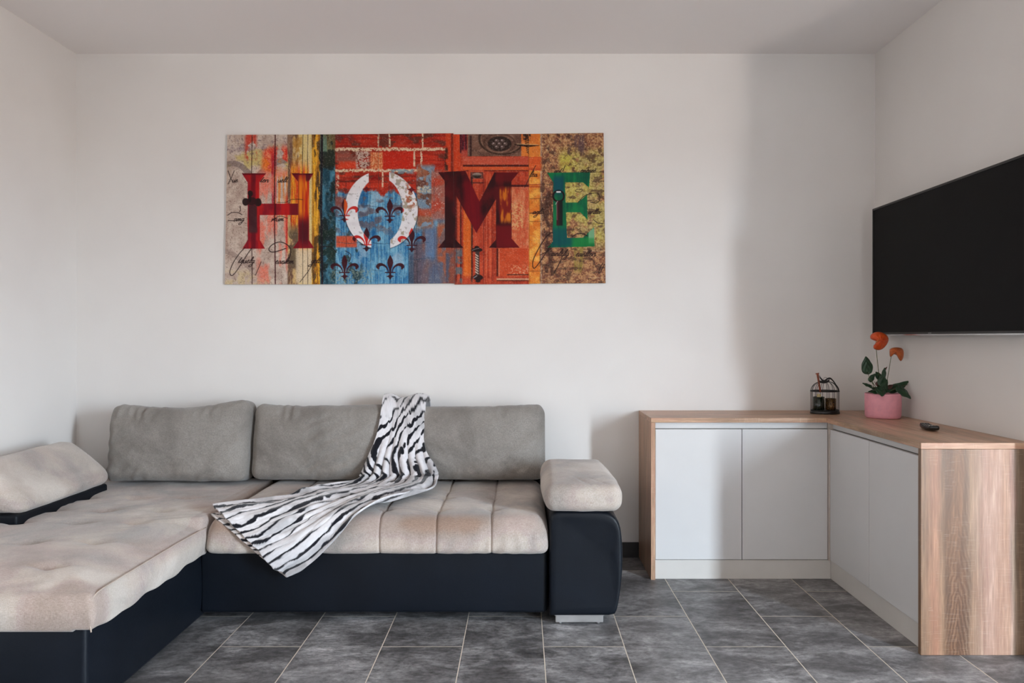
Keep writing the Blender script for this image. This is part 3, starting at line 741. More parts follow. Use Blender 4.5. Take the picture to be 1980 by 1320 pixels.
leaf('leaf', S(470, 790, dc-.03), S(465, 640, dc-.02), .052, GREEN, (.1, -1, .3), .3)
leaf('leaf', S(480, 860, dc-.04), S(525, 720, dc-.03), .046, GREEN, (.4, -1, .4), .3)
leaf('leaf', S(400, 800, dc-.02), S(440, 735, dc-.02), .030, BR, (.4, -1, .4), .3)
leaf('leaf', S(440, 830, dc-.05), S(455, 945, dc-.088), .050, GREEN, (.1, -1, .8), .3)
leaf('leaf', S(420, 860, dc-.03), S(270, 885, dc-.055), .044, GREEN, (-.1, -.5, 1), .3)
leaf('leaf', S(440, 850, dc+.03), S(300, 830, dc+.03), .040, GREEN, (-.1, -.7, 1), .3)
leaf('leaf', S(560, 850, dc+.02), S(820, 738, dc+.03), .052, GREEN, (-.3, -.7, .8), .35)
leaf('leaf', S(545, 835), S(600, 790), .024, BR, (.2, -1, .3), .3)
leaf('leaf', S(700, 820, dc-.03), S(842, 978, dc-.07), .062, GREEN, (.4, -1, .5), .3)
stem(S(530, 890), S(720, 822, dc-.03), (0, 0, .003), .0016); stem(S(540, 870), S(800, 790, dc), (0, 0, .004), .0009, BR)
leaf('leaf', S(480, 880, dc-.03), S(600, 850, dc-.06), .034, GREEN, (.1, -.6, 1), .3)
for a, b in (((350, 830), (330, 760)), ((430, 860), (350, 745)), ((470, 860), (440, 700)), ((400, 860), (375, 745))):
    stem(S(*a), S(*b), (0, 0, 0), .0011)

# ------------------------------------------------------------------ birdcage lantern with jars
cg = (1.535, 3.792)
lan = thing('birdcage_lantern', 'small black wire birdcage lantern on the back worktop', 'lantern', (cg[0], cg[1], ZT))
RX, RY = .0690, .052
def ring(z, k=1.0, n=48): return [(cg[0]+RX*k*math.cos(t), cg[1]+RY*k*math.sin(t), z) for t in np.linspace(0, 2*math.pi, n, endpoint=False)]
V, Fc = lathe([(0, 0), (1.04, 0), (1.04, .006), (1.0, .014), (.96, .017), (0, .017)], 0, 0, 48)
V = [(cg[0]+x*RX*1.01, cg[1]+y*RY*1.01, ZT+.0005+z) for x, y, z in V]
obj('base', V, Fc, BLACK, lan, smooth=True)
zr = ZT+.113
obj('band', *tube(ring(zr+.001), .0034, 8, True), BLACK, lan, smooth=True); obj('band', *tube(ring(ZT+.018), .002, 6, True), BLACK, lan, smooth=True)
for k_ in range(14):
    A = 2*math.pi*(k_+.5)/14; c_, s_ = math.cos(A), math.sin(A)
    pts = [(cg[0]+RX*c_, cg[1]+RY*s_, ZT+.016), (cg[0]+RX*c_, cg[1]+RY*s_, zr)]
    for t in np.linspace(.1, 1, 9): 
        r_ = math.cos(t*math.pi/2*.93); pts.append((cg[0]+RX*c_*r_, cg[1]+RY*s_*r_, zr+.050*math.sin(t*math.pi/2)))
    obj('wire', *tube(pts, .0013, 5), BLACK, lan, smooth=True)
zt_ = zr+.050
obj('finial_ring', *tube([(cg[0]+.003+.009*math.cos(t), cg[1], zt_+.011+.009*math.sin(t)) for t in np.linspace(0, 2*math.pi, 24, endpoint=False)], .0009, 5, True), BLACK, lan, smooth=True)
RIB = m_plain('black_ribbon', (14, 14, 15), .6, var=.1)
V, Fc = lathe([(.0001, zt_-.006), (.016, zt_-.006), (.021, zt_-.002), (.018, zt_+.003), (.008, zt_+.006), (.0001, zt_+.007)], *cg, 24)
obj('cap', V, Fc, BLACK, lan, smooth=True)
Lp = lambda x, y, d=3.74: P3(1550+x/11, 700+y/11, d)
def ribbon(pts, w_, name='ribbon'):
    P_ = catmull(pts, 8); V = []
    for q in P_: V += [q+np.array((0, -.001, w_/2)), q+np.array((0, .001, -w_/2))]
    Fc = [(2*i, 2*i+2, 2*i+3, 2*i+1) for i in range(len(P_)-1)]
    o_ = obj(name, V, Fc, RIB, lan, smooth=True); q = o_.modifiers.new('thick', 'SOLIDIFY'); q.thickness = .0014
ribbon([Lp(480, 410), Lp(430, 370), Lp(390, 320), Lp(380, 285)], .010)
ribbon([Lp(480, 400), Lp(520, 370), Lp(570, 345), Lp(620, 350), Lp(680, 410), Lp(735, 490), Lp(780, 570), Lp(800, 625)], .0085)
ribbon([Lp(380, 410), Lp(450, 425), Lp(520, 420), Lp(590, 385)], .011)
# jars inside
JG = Mat('dark_green_glass', (22, 34, 22), .12, spec=.6); JG.b.inputs['Transmission Weight'].default_value = .25
JA = Mat('bronze_mercury_glass', (92, 66, 34), .3, .55); n_ = JA.noise(JA.coords(), 180, 4, .7); JA.color(JA.ramp(n_, [(.4, (38, 26, 14)), (.55, (92, 66, 34)), (.7, (150, 112, 62))]))
def jar(name, label, cx_, cy_, r, h, mat):
    z0 = ZT+.0185
    o_ = obj(name, *lathe([(0.0001, z0), (r*.92, z0), (r, z0+.004), (r, z0+h), (r*.93, z0+h+.0004), (r*.91, z0+h-.001), (r*.9, z0+.008), (.0001, z0+.007)], cx_, cy_, 36), mat, smooth=True, origin=(cx_, cy_, z0))
    tag(o_, label, 'candle jar', 'jars inside the birdcage lantern'); return o_
jar('candle_jar', 'taller dark green glass jar at the left inside the birdcage', cg[0]-.031, cg[1]+.0, .0275, .066, JG.m)
jar('candle_jar', 'shorter bronze textured jar at the right inside the birdcage', cg[0]+.029, cg[1]-.0, .0265, .058, JA.m)
cand = obj('candle', *lathe([(.0001, ZT+.027), (.011, ZT+.027), (.011, ZT+.097), (.009, ZT+.0985), (.0001, ZT+.098)], cg[0]-.031, cg[1], 20), m_plain('cream_wax', (212, 192, 140), .5, var=.03), smooth=True, origin=(cg[0]-.031, cg[1], ZT+.026))
tag(cand, 'short cream candle standing in the dark green jar', 'candle')
ST = m_plain('cinnamon_bark', (122, 62, 40), .7, var=.25, scale=60)
a_, b_ = Lp(330, 240, 3.728), Lp(395, 640, 3.733)
cin = obj('cinnamon_stick', *join(tube([a_, (a_+b_)/2+np.array((.0005, 0, 0)), b_], [.0042, .0038, .0036], 9), tube([a_+np.array((.004, 0, .0015)), (a_+b_)/2+np.array((.003, 0, .001)), b_+np.array((.002, 0, .004))], [.0036, .0032, .0028], 8), tube([Lp(300, 248, 3.728), Lp(370, 236, 3.728)], .0028, 7)), ST, smooth=True, origin=a_)
tag(cin, 'reddish brown cinnamon stick tied to the left side of the birdcage lantern', 'cinnamon stick')

# ------------------------------------------------------------------ remote control
rl, rw, rh = .060, .024, .0095
V, Fc = soft((rw, rl, rh), (10, 30, 4), .0085, .0085)
V[:, 0] *= 1-.22*(V[:, 1]/rl)**2; V[:, 2] += .006*(V[:, 1]/rl)**2; V[:, 2] -= .0015*(1-(V[:, 0]/rw)**2)*0
rc = np.array((1.695, 3.115, ZT+.0102))
rem = thing('remote_control', 'black remote control lying on the worktop below the television', 'remote', (rc[0], rc[1], ZT))
Rf = lambda V: rotz(np.array(V, float), -.16)+rc
obj('body', Rf(V), Fc, m_plain('black_gloss_plastic', (14, 15, 16), .22, var=.1), rem, smooth=True)
btn = m_plain('dark_rubber_button', (46, 52, 50), .5, var=.1)
for bx in (-.011, 0, .011):
    for by in (-.046, -.004, .012, .028, .042):
        zz_ = rh+.006*(by/rl)**2-.0002
        obj('button', Rf(lathe([(.0032, zz_), (.003, zz_+.0012), (.0001, zz_+.0014)], bx, by, 10)[0]), lathe([(.0032, 0), (.003, 1), (.0001, 1)], 0, 0, 10)[1], btn, rem, smooth=True)
obj('navigation_ring', Rf(tube([(.010*math.cos(t), -.024+.008*math.sin(t), rh+.0012) for t in np.linspace(0, 2*math.pi, 24, endpoint=False)], .0012, 6, True)[0]), tube([(math.cos(t), math.sin(t), 0) for t in np.linspace(0, 2*math.pi, 24, endpoint=False)], .1, 6, True)[1], CHROME, rem, smooth=True)

# ------------------------------------------------------------------ the five panel wall picture (printed colours per vertex)
def art_pixels(X, Y):
    """printed colour at picture coordinates; x 436..1172, y 256..552"""
    sh = X.shape; img = np.zeros(sh+(3,))
    def N(fx, fy, s, o=4): return fbm(X*fx, Y*fy, 0, s, o)
    n_f = N(.45, .45, 1, 3); n_m = N(.09, .09, 2); n_l = N(.025, .025, 3); n_v = N(.30, .018, 4); n_vf = N(.7, .03, 5, 3); n_h = N(.02, .5, 6, 3)
    def put(m, c, k=1.0):
        m = np.clip(m*k, 0, 1)[..., None]; c = np.asarray(c, float)
        if c.ndim == 1: c = c*np.ones(sh+(3,))
        img[...] = img*(1-m)+c*m
    def two(a, b, t): return np.array(a, float)*(1-t[..., None])+np.array(b, float)*t[..., None]
    def xb(a, b, s=1.2): return sst(a-s, a+s, X)*(1-sst(b-s, b+s, X))
    def yb(a, b, s=1.2): return sst(a-s, a+s, Y)*(1-sst(b-s, b+s, Y))
    def poly(P):
        P = np.asarray(P, float); m = np.zeros(sh)
        x0_, y0_ = P.min(0)-1; x1_, y1_ = P.max(0)+1
        sel = (X > x0_) & (X < x1_) & (Y > y0_) & (Y < y1_)
        xs, ys = X[sel], Y[sel]; acc = np.zeros(xs.shape)
        for ox, oy in ((-.25, -.25), (.25, -.25), (-.25, .25), (.25, .25)):
            ins = np.zeros(xs.shape, bool)
            for i in range(len(P)):
                (ax, ay), (bx, by) = P[i], P[(i+1) % len(P)]
                if ay == by: continue
                c = ((ay > ys+oy) != (by > ys+oy)) & (xs+ox < (bx-ax)*(ys+oy-ay)/(by-ay)+ax); ins ^= c
            acc += ins*.25
        m[sel] = acc; return m
    def stroke(P, w, smooth=True):
        P = np.asarray(P, float); P = catmull(P, 7) if smooth and len(P) > 2 else P
        m = np.zeros(sh); w = np.broadcast_to(np.asarray(w, float), (len(P),)) if np.isscalar(w) else np.interp(np.linspace(0, 1, len(P)), np.linspace(0, 1, len(w)), w)
        for i in range(len(P)-1):
            a, b = P[i], P[i+1]; ww = (w[i]+w[i+1])/2
            sel = (X > min(a[0], b[0])-ww-1) & (X < max(a[0], b[0])+ww+1) & (Y > min(a[1], b[1])-ww-1) & (Y < max(a[1], b[1])+ww+1)
            if not sel.any(): continue
            px, py = X[sel]-a[0], Y[sel]-a[1]; d = b-a; t = np.clip((px*d[0]+py*d[1])/(d@d+1e-9), 0, 1)
            q = np.hypot(px-t*d[0], py-t*d[1]); m[sel] = np.maximum(m[sel], 1-sst(ww/2-.35, ww/2+.45, q))
        return m
    # --- parchment on the left
    put(np.ones(sh), two((176, 152, 138), (205, 187, 172), sst(.3, .7, n_m*.6+n_l*.4)))
    put(xb(430, 560)*sst(.50, .62, N(.03, .05, 11))*yb(284, 328, 10), (194, 172, 104), .85)
    put(yb(524, 560, 8)*xb(430, 520, 8)*sst(.4, .6, n_m), (196, 172, 122), .6)
    put(sst(.62, .72, N(.25, .25, 12))*yb(262, 300, 8), (118, 98, 104), .6)
    put(yb(284, 292, 5)*xb(436, 520)*sst(.46, .6, n_m), (132, 112, 118), .7)
    put(sst(.68, .74, n_f)*xb(436, 620), (120, 92, 84), .6)
    # soft grey heart outline
    put(stroke([(438, 318), (452, 316), (466, 321), (478, 332), (492, 346), (504, 334), (520, 322), (540, 312), (562, 310)], 11), (122, 104, 100), .70)
    put(stroke([(438, 486), (452, 492), (470, 506), (486, 520)], 9), (138, 116, 108), .5)
    # red and orange splashes
    c = two((196, 42, 30), (226, 118, 84), sst(.35, .7, n_f*.5+N(.12, .05, 15)*.5))
    put(xb(474, 496, 4)*yb(255, 308, 6)*sst(.38, .52, N(.10, .07, 16)), (186, 52, 34), .85)
    put(xb(508, 562, 7)*yb(283, 335, 9)*sst(.34, .52, N(.05, .05, 17)), c, 1)
    put(xb(508, 540, 9)*yb(306, 330, 6)*sst(.3, .5, n_m), (222, 118, 28), .85)
    put(xb(524, 534, 3)*yb(290, 440, 20)*sst(.38, .5, n_v), (160, 24, 40), .8)
    put(xb(498, 562, 10)*yb(330, 548, 12)*sst(.43, .62, N(.07, .028, 18)), two((216, 84, 60), (226, 150, 132), n_f), .82)
    put(xb(530, 566, 4)*yb(335, 420, 10)*sst(.40, .55, n_vf), (220, 120, 44), .75)
    put(xb(553, 562, 2)*yb(380, 520, 15)*sst(.3, .5, n_v), (196, 26, 20), .9)
    # brown torn strip and the yellow planks
    put(xb(556, 577, 2), two((108, 78, 62), (196, 162, 108), sst(.35, .62, N(.22, .07, 20))))
    put(xb(556, 566, 2)*yb(255, 300, 12), (116, 84, 74), .7)
    put(xb(562, 578, 2)*yb(318, 440, 15), two((206, 58, 20), (232, 158, 32), sst(.3, .7, n_vf)), .9)
    put(xb(558, 584, 3)*yb(440, 520, 14)*sst(.4, .5, n_m), (92, 78, 60), .8)
    put(xb(577, 605), two((206, 178, 108), (226, 206, 160), n_v))
    put(xb(566, 584, 3)*yb(255, 320, 10)*sst(.42, .6, N(.16, .1, 21)), (168, 112, 36), .7)
    put(xb(577, 597, 2)*yb(322, 480, 18), two((204, 52, 16), (236, 148, 26), sst(.35, .62, N(.32, .02, 22))), .95)
    put(xb(572, 605, 3)*yb(480, 548, 8), two((206, 182, 150), (222, 200, 172), n_m), .85)
    put(xb(603, 621, 1.5), two((150, 92, 26), (228, 166, 44), sst(.32, .66, N(.35, .03, 23))))
    put(xb(603, 621, 2)*sst(.54, .62, N(.2, .05, 24)), (72, 50, 28), .85)
    # --- dark seam and teal strip
    put(xb(619, 650, 1), two((28, 60, 74), (64, 116, 136), sst(.3, .7, N(.12, .06, 25))))
    put(xb(620, 650, 1)*yb(255, 322, 5), two((96, 74, 44), (110, 112, 78), sst(.3, .7, N(.16, .04, 26))))
    put(xb(624, 632, 1)*yb(262, 300, 8), (92, 130, 118), .7)
    put(xb(616, 650, 1.5)*sst(.55, .64, N(.07, .05, 27)), (22, 28, 26), .8)
    put(xb(616, 650, 1)*yb(430, 510, 12)*sst(.44, .6, N(.08, .08, 28)), (24, 40, 34), .85)
    # --- blue planks field
    blue = two((28, 92, 142), (120, 172, 196), sst(.28, .72, .5*N(.05, .035, 30)+.5*N(.5, .05, 31)))
    put(sst(648, 650, X)*(1-sst(878, 882, X)), blue)
    put(sst(647, 650, X)*(1-sst(878, 882, X))*sst(.50, .62, N(.06, .09, 32))*(1-sst(430, 470, Y)), (96, 82, 88), .8)
    put(xb(690, 800)*yb(360, 520, 20)*sst(.52, .66, N(.03, .04, 33)), (150, 176, 194), .7)
    put(xb(640, 700, 6)*sst(.50, .60, N(.09, .06, 34))*sst(430, 460, Y), (34, 48, 44), .75)
    put(xb(640, 720, 10)*yb(520, 550, 8)*sst(.46, .6, n_f), (150, 156, 136), .6)
    put(xb(790, 806, 2)*sst(470, 500, Y), (70, 66, 76), .7)
    put(xb(800, 822, 2)*sst(455, 475, Y), two((62, 50, 58), (112, 92, 102), N(.1, .2, 35)), .9)
    put(xb(816, 862, 3)*sst(430, 455, Y), two((88, 92, 112), (120, 84, 78), sst(.35, .65, N(.05, .02, 36))), .92)
    put(xb(822, 842, 3)*yb(425, 500, 8), two((88, 132, 176), (96, 110, 138), N(.1, .1, 37)), .75)
    put(xb(846, 864, 3)*sst(420, 440, Y)*sst(.42, .55, N(.04, .03, 38)), (172, 84, 50), .85)
    # --- bricks
    lim = 372+14*(N(.05, .0, 40, 3)-.5)*2+8*(n_f-.5)
    right = sst(790, 812, X)
    bk = two((134, 28, 18), (186, 48, 26), sst(.25, .72, .5*N(.03, .10, 41)+.5*n_h))
    put(sst(647, 650, X)*(1-sst(905, 908, X))*(1-sst(lim-2, lim+5, Y)), bk)
    put(xb(648, 905, 1)*(1-sst(lim-2, lim+5, Y))*sst(.56, .66, N(.035, .12, 42)), (92, 44, 34), .85)
    put(xb(648, 700, 1)*yb(256, 275, 3)*sst(.3, .6, n_m), (98, 42, 38), .6)
    put(xb(735, 800, 3)*yb(292, 326, 2), (188, 36, 18), .85)
    put(xb(655, 690, 4)*yb(310, 326, 3), (206, 62, 32), .9)
    put(xb(650, 716, 5)*yb(290, 312, 4)*sst(.42, .56, n_m), (132, 78, 66), .8)
    put(xb(688, 714, 3)*yb(292, 326, 3)*sst(.34, .5, n_f), (196, 174, 160), .85)
    put(xb(716, 740, 2)*yb(294, 327, 2), two((196, 96, 52), (222, 158, 110), sst(.4, .7, n_f)), .95)
    jit = 2.2*(N(.25, .1, 44, 3)-.5)*2
    mort = np.zeros(sh)
    for yy, a, b, k in ((288.5, 648, 862, 3.4), (329.5, 648, 820, 3.0)):
        mort = np.maximum(mort, (1-sst(k*.6, k*1.15, np.abs(Y+jit-yy)))*xb(a, b, 2))
    for xx, a, b in ((731.5, 256, 284), (753, 258, 284), (801, 292, 322), (814.5, 292, 322), (654, 338, 360), (740, 330, 362), (817.5, 256, 286), (815, 296, 318)):
        mort = np.maximum(mort, (1-sst(.9, 2.2, np.abs(X+jit*.5-xx)))*yb(a, b, 2))
    put(mort*sst(.28, .42, n_f), two((206, 176, 140), (226, 208, 178), n_f), .95)
    put(yb(327, 336, 2)*xb(755, 800, 4)*sst(.4, .5, n_m), (110, 150, 166), .75)
    put(yb(343, 352, 3)*xb(650, 700, 4)*sst(.4, .5, n_h), (58, 26, 20), .8)
    put(xb(650, 655, 1)*yb(336, 372, 4)*sst(.4, .5, n_f), (206, 160, 138), .8)
    put(xb(648, 676, 3)*yb(380, 402, 6), (142, 62, 48), .7)
    put(xb(650, 690, 2)*yb(456, 478, 2.5), (198, 76, 46), .95)
    # torn area right of the O
    put(xb(806, 838, 3)*yb(320, 440, 8), two((92, 58, 48), (150, 96, 70), sst(.35, .65, N(.07, .07, 46))), .92)
    put(xb(806, 842, 3)*yb(320, 440, 6)*sst(.50, .60, N(.09, .09, 47)), (116, 146, 170), .85)
    put(xb(806, 842, 3)*yb(360, 372, 2)*sst(.35, .5, n_f), (206, 190, 158), .75)
    put(xb(834, 862, 2)*yb(330, 425, 6), two((176, 62, 40), (156, 96, 84), sst(.4, .7, N(.05, .06, 48))), .95)
    put(xb(806, 834, 2)*yb(404, 418, 4), (188, 66, 36), .8)
    put(sst(.70, .78, n_f)*xb(800, 870, 4)*yb(330, 420, 5), (206, 196, 186), .7)
    # --- red door
    put(xb(862, 1024, .8), two((150, 44, 26), (190, 72, 42), sst(.3, .7, .5*n_v+.5*n_m)))
    put(xb(862, 890, 1)*yb(255, 335, 3), two((178, 46, 22), (206, 74, 34), n_v))
    put(xb(872, 876, .8)*yb(255, 335, 3), (84, 22, 18), .7)
    put(xb(889, 903, 1)*yb(255, 296, 3), two((66, 20, 30), (126, 30, 36), sst(.4, .6, n_vf)))
    put(xb(892, 906, 1)*yb(290, 306, 3), (172, 66, 50), .9)
    put(xb(860, 866, 2)*yb(285, 340, 6)*sst(.35, .5, n_m), (40, 22, 16), .85)
    put(xb(904, 1008, 1)*yb(255, 302, 1), two((92, 62, 50), (122, 88, 72), sst(.3, .7, n_m)))
    put(xb(908, 912, 1)*yb(262, 302, 2), (40, 20, 20), .8)
    e1 = np.hypot((X-970)/43, (Y-268)/30); e2 = np.hypot((X-967)/30, (Y-279)/17)
    put((1-sst(.03, .07, np.abs(e1-1)))*yb(255, 302, 1), (48, 32, 24), .85)
    put((1-sst(.02, .06, np.abs(e1-.93)))*yb(268, 302, 4), (146, 112, 90), .45)
    e2 = np.hypot((X-966)/23, (Y-278)/14.5)
    put(1-sst(.95, 1.05, e2), (40, 28, 24), .92)
    put((1-sst(.05, .12, np.abs(e2-1.3))), (66, 42, 32), .6)
    for q in range(7):
        A = q*2*math.pi/6; bx, by = (966, 278) if q == 6 else (966+11*math.cos(A), 278+7*math.sin(A))
        ee = np.hypot((X-bx)/4.8, (Y-by)/3.6); put(1-sst(.8, 1.05, ee), (92, 72, 66), .9)
        put(1-sst(.2, .5, np.hypot((X-bx+1)/4.8, (Y-by+1)/3.6)), (184, 164, 158), .85)
    put(xb(895, 1046, 1)*yb(303, 318, 1), two((178, 62, 40), (196, 92, 68), n_h))
    put(xb(895, 1046, 1)*yb(318.5, 322, .8), (58, 18, 16), .9)
    put(xb(895, 1046, 1)*yb(322.5, 329, .8), (204, 86, 40), .85)
    put(xb(900, 1046, 1)*yb(329, 331, .6), (84, 22, 18), .85)
    # small inset block with an oval knob
    put(xb(906, 936, 1)*yb(329, 346, 1), (184, 74, 46), .9)
    put(xb(910, 934, .7)*yb(333, 345, .7), (126, 72, 60), .9); put((xb(910, 934, .7)*yb(333, 345, .7))*(1-xb(911.6, 932.4, .4)*yb(334.6, 343.4, .4)), (50, 26, 24), .8)
    ee = np.hypot((X-922)/9.5, (Y-339)/5); put(1-sst(.85, 1.1, ee), two((40, 32, 26), (150, 132, 120), sst(341.5, 335.5, Y)*1.0))
    put(xb(911, 935, 1)*yb(352, 354.5, .7), (70, 20, 18), .85)
    # vertical mouldings
    for xx, w_, cc, k in ((882, 1.2, (60, 20, 24), .7), (887, 2.2, (196, 84, 50), .7), (891, 1.2, (50, 18, 20), .8), (912, 2.0, (36, 18, 20), .8), (935, 1.5, (96, 30, 28), .5), (941, 1.0, (214, 110, 70), .5), (948, 1.2, (214, 104, 66), .5), (953, 1.1, (120, 36, 26), .6)):
        put((1-sst(w_*.6, w_*1.4, np.abs(X-xx)))*yb(340, 545, 8), cc, k)
    put(xb(896, 911, 1.5)*yb(395, 535, 6), two((198, 84, 26), (222, 112, 40), n_v), .95)
    put(xb(880, 894, 2)*yb(480, 548, 8)*sst(.35, .55, n_m), (84, 98, 106), .85)
    put(xb(862, 880, 2)*yb(478, 548, 6), two((66, 82, 104), (132, 72, 56), sst(.4, .7, N(.08, .05, 50))), .9)
    # door panel
    put(xb(958, 1024, 1)*yb(357, 361, .8), (54, 16, 18), .9)
    put(xb(958, 1024, 1)*yb(362, 364, .8), (206, 130, 96), .6)
    put(xb(984, 1024, 1)*yb(365, 520, 3), two((188, 78, 46), (206, 122, 84), sst(.35, .7, .5*n_m+.5*N(.3, .05, 51))))
    put(xb(984, 1012, 2)*yb(390, 444, 6)*sst(.44, .6, n_f), (212, 168, 112), .75)
    put(xb(964, 1024, 1)*yb(480, 534, 1), two((180, 58, 26), (196, 80, 44), n_m))
    put(xb(984, 1022, 3)*yb(512, 532, 4)*sst(.52, .62, n_f), (214, 154, 116), .7)
    put(xb(960, 963, .7)*yb(480, 534, 1), (54, 18, 16), .85); put(xb(964, 966, .7)*yb(480, 534, 1), (206, 130, 96), .7)
    put(xb(980, 1045, 1)*yb(530, 532, .6), (52, 22, 16), .85)
    put(xb(960, 1045, 1)*yb(538, 541, .7), (206, 176, 140), .75); put(xb(960, 1100, 1)*yb(541.5, 543.5, .7), (60, 30, 20), .7)
    # --- orange post
    put(xb(1022.5, 1045, 1), two((206, 110, 36), (230, 162, 70), sst(.3, .7, N(.08, .10, 53))))
    put(xb(1008, 1042, 1)*yb(255, 302, 1), two((196, 96, 38), (222, 134, 52), n_m))
    put(xb(1022.5, 1052, 1)*yb(303, 330, 1), two((196, 70, 30), (214, 104, 48), n_h))
    for yy in (357, 361, 327): put((1-sst(.4, 1.2, np.abs(Y-yy)))*xb(1022, 1052, 1), (150, 30, 20), .8)
    for yy in (384, 412, 428, 524): put((1-sst(.4, 1.1, np.abs(Y-yy)))*xb(1024, 1050, 2), (120, 60, 24), .7)
    # --- mottled olive and brown on the right
    mot = two((112, 66, 50), (186, 138, 92), sst(.3, .68, .55*n_f+.45*N(.14, .14, 54)))
    put(sst(1043, 1050, X), mot)
    ol = xb(1082, 1200, 8)*yb(290, 470, 14)*sst(.36, .52, .6*N(.022, .018, 55)+.4*N(.12, .12, 155))
    put(ol, two((158, 142, 66), (198, 186, 98), sst(.3, .7, n_f)), .9)
    put(xb(1118, 1172, 5)*yb(295, 480, 14)*sst(.3, .5, n_m), two((142, 124, 70), (186, 166, 110), sst(.3, .7, n_f)), .7)
    put(xb(1082, 1104, 5)*yb(300, 330, 6), (186, 176, 66), .6)
    put(xb(1110, 1128, 4)*yb(478, 525, 8)*sst(.32, .5, n_v), (128, 120, 48), .7)
    put(sst(1044, 1052, X)*sst(.56, .66, N(.10, .16, 56)), (66, 44, 34), .65)
    put(xb(1044, 1070, 3)*yb(355, 545, 15)*sst(.45, .58, N(.14, .05, 57)), (58, 34, 28), .75)
    put(xb(1098, 1130, 4)*yb(258, 298, 6)*sst(.4, .6, N(.12, .03, 58)), (88, 66, 72), .7)
    put(sst(1042, 1046, X)*sst(.66, .74, n_f)*yb(255, 300, 6), (206, 172, 128), .7)
    put(xb(1128, 1172, 2)*(1-sst(.4, 1, np.abs(Y-485)))+xb(1140, 1172, 2)*(1-sst(.4, 1, np.abs(Y-537))), (206, 186, 150), .5)
    # hinge with spiral and arrow
    for k in range(11):
        yy = 260+k*3.4; put(stroke([(1013+k*.6, yy), (1022, yy+2)], 1.5, False), (30, 18, 14), .9)
    put(xb(1011, 1026, 1)*yb(257, 271, 2)*sst(.35, .5, n_f), (40, 22, 18), .9)
    put(stroke([(995, 279.5), (1010, 281), (1024, 282), (1043, 281)], [1.2, 4.0, 3.6, .8]), (34, 20, 16), .95)
    put(stroke([(1000, 278.4), (1022, 278.8), (1040, 279.6)], 1.0), (206, 182, 134), .8)
    # --- planks seams across the left and middle
    for xx, w_, cc, k in ((486.8, 1.3, (52, 22, 20), .9), (531.5, 1.8, (60, 14, 18), .9), (585, .8, (48, 32, 22), .9), (594.5, .9, (56, 34, 24), .9), (622, 3.2, (24, 18, 26), .92), (605, .8, (150, 96, 40), .5), (669.5, 1.0, (24, 44, 60), .45), (716, .9, (28, 60, 84), .45), (753, .8, (28, 66, 92), .4), (790, .9, (26, 60, 86), .5), (806, 1.2, (40, 36, 44), .5), (840, .8, (70, 66, 80), .5)):
        yy0 = 255 if xx < 640 else 350
        put((1-sst(w_*.35, w_*.9, np.abs(X+.8*np.sin(Y*.02)-xx)))*sst(yy0-2, yy0+4, Y), cc, k)
    for yy, a, b in ((522, 720, 740), (421, 648, 690), (399, 700, 800), (523, 620, 660), (469, 650, 740), (500, 800, 840), (470, 700, 830)):
        put((1-sst(.3, 1.0, np.abs(Y-yy+1.5*np.sin(X*.1))))*xb(a, b, 4), (28, 62, 88), .45)
    put(np.ones(sh)*sst(.60, .72, N(.6, .6, 60, 2))*.14, (30, 18, 14))
    put(np.ones(sh)*sst(.62, .74, N(.55, .5, 61, 2))*.16, (235, 220, 200))
    # --- letters
    z1 = lambda L: [(420+a/4, 240+b/4) for a, b in L]; z2 = lambda L: [(800+a/4, 240+b/4) for a, b in L]
    Hm = poly(z1([(190, 380), (378, 380), (325, 450), (325, 615), (625, 615), (625, 445), (575, 380), (745, 380), (710, 440), (710, 895), (750, 960), (585, 960), (628, 900), (628, 703), (330, 703), (330, 895), (370, 962), (195, 962), (235, 895), (235, 450)]))
    hc = two((120, 10, 26), (172, 16, 18), sst(.3, .7, N(.10, .03, 63)))
    keep = img.copy()
    put(Hm, hc, .93)
    put(Hm*xb(576, 600, 1)*yb(342, 420, 14), two((186, 34, 14), (226, 130, 26), sst(.34, .6, N(.34, .015, 64))), .9)
    put(Hm*xb(560, 578, 2)*yb(300, 500, 1), (96, 12, 28), .7)
    put(Hm*xb(578, 596, 3)*yb(425, 470, 12), (62, 12, 26), .8)
    put(Hm*xb(486, 494, 2), (84, 10, 24), .65); put(Hm*yb(334, 338, 1), (74, 10, 20), .7); put(Hm*xb(530, 534, 1), (70, 8, 18), .8); put(Hm*xb(591, 600, 1)*yb(334, 350, 3), (60, 10, 30), .7)
    Mm = poly([(847, 333), (900, 330), (927, 390), (956, 333), (1003, 333), (989, 350), (989, 461), (1005, 479), (945, 479), (959, 463), (959, 385), (921, 450), (881, 376), (881, 463), (896, 479), (847, 479), (860, 463), (860, 350)])
    put(Mm, two((36, 8, 13), (72, 10, 16), sst(.35, .7, N(.06, .04, 65))), .93)
    put(Mm*xb(896, 930, 6)*yb(345, 460, 16), two((92, 4, 18), (126, 10, 20), n_v), .85)
    put(Mm*xb(958, 1005, 2)*yb(330, 352, 5), (96, 14, 18), .8)
    put(Mm*xb(966, 988, 2)*yb(362, 430, 6), two((120, 26, 18), (206, 112, 26), sst(.4, .64, N(.2, .04, 66))), .9)
    put(Mm*xb(960, 1005, 2)*yb(435, 480, 5), (106, 10, 16), .85)
    Em = poly(z2([(1030, 375), (1365, 372), (1355, 490), (1310, 450), (1170, 450), (1175, 605), (1270, 605), (1340, 545), (1345, 740), (1290, 682), (1178, 682), (1185, 878), (1310, 878), (1395, 795), (1398, 945), (1035, 955), (1075, 910), (1080, 450)]))
    put(Em, two((6, 74, 54), (12, 112, 62), sst(.3, .7, .5*N(.05, .05, 67)+.5*n_v)), .96)
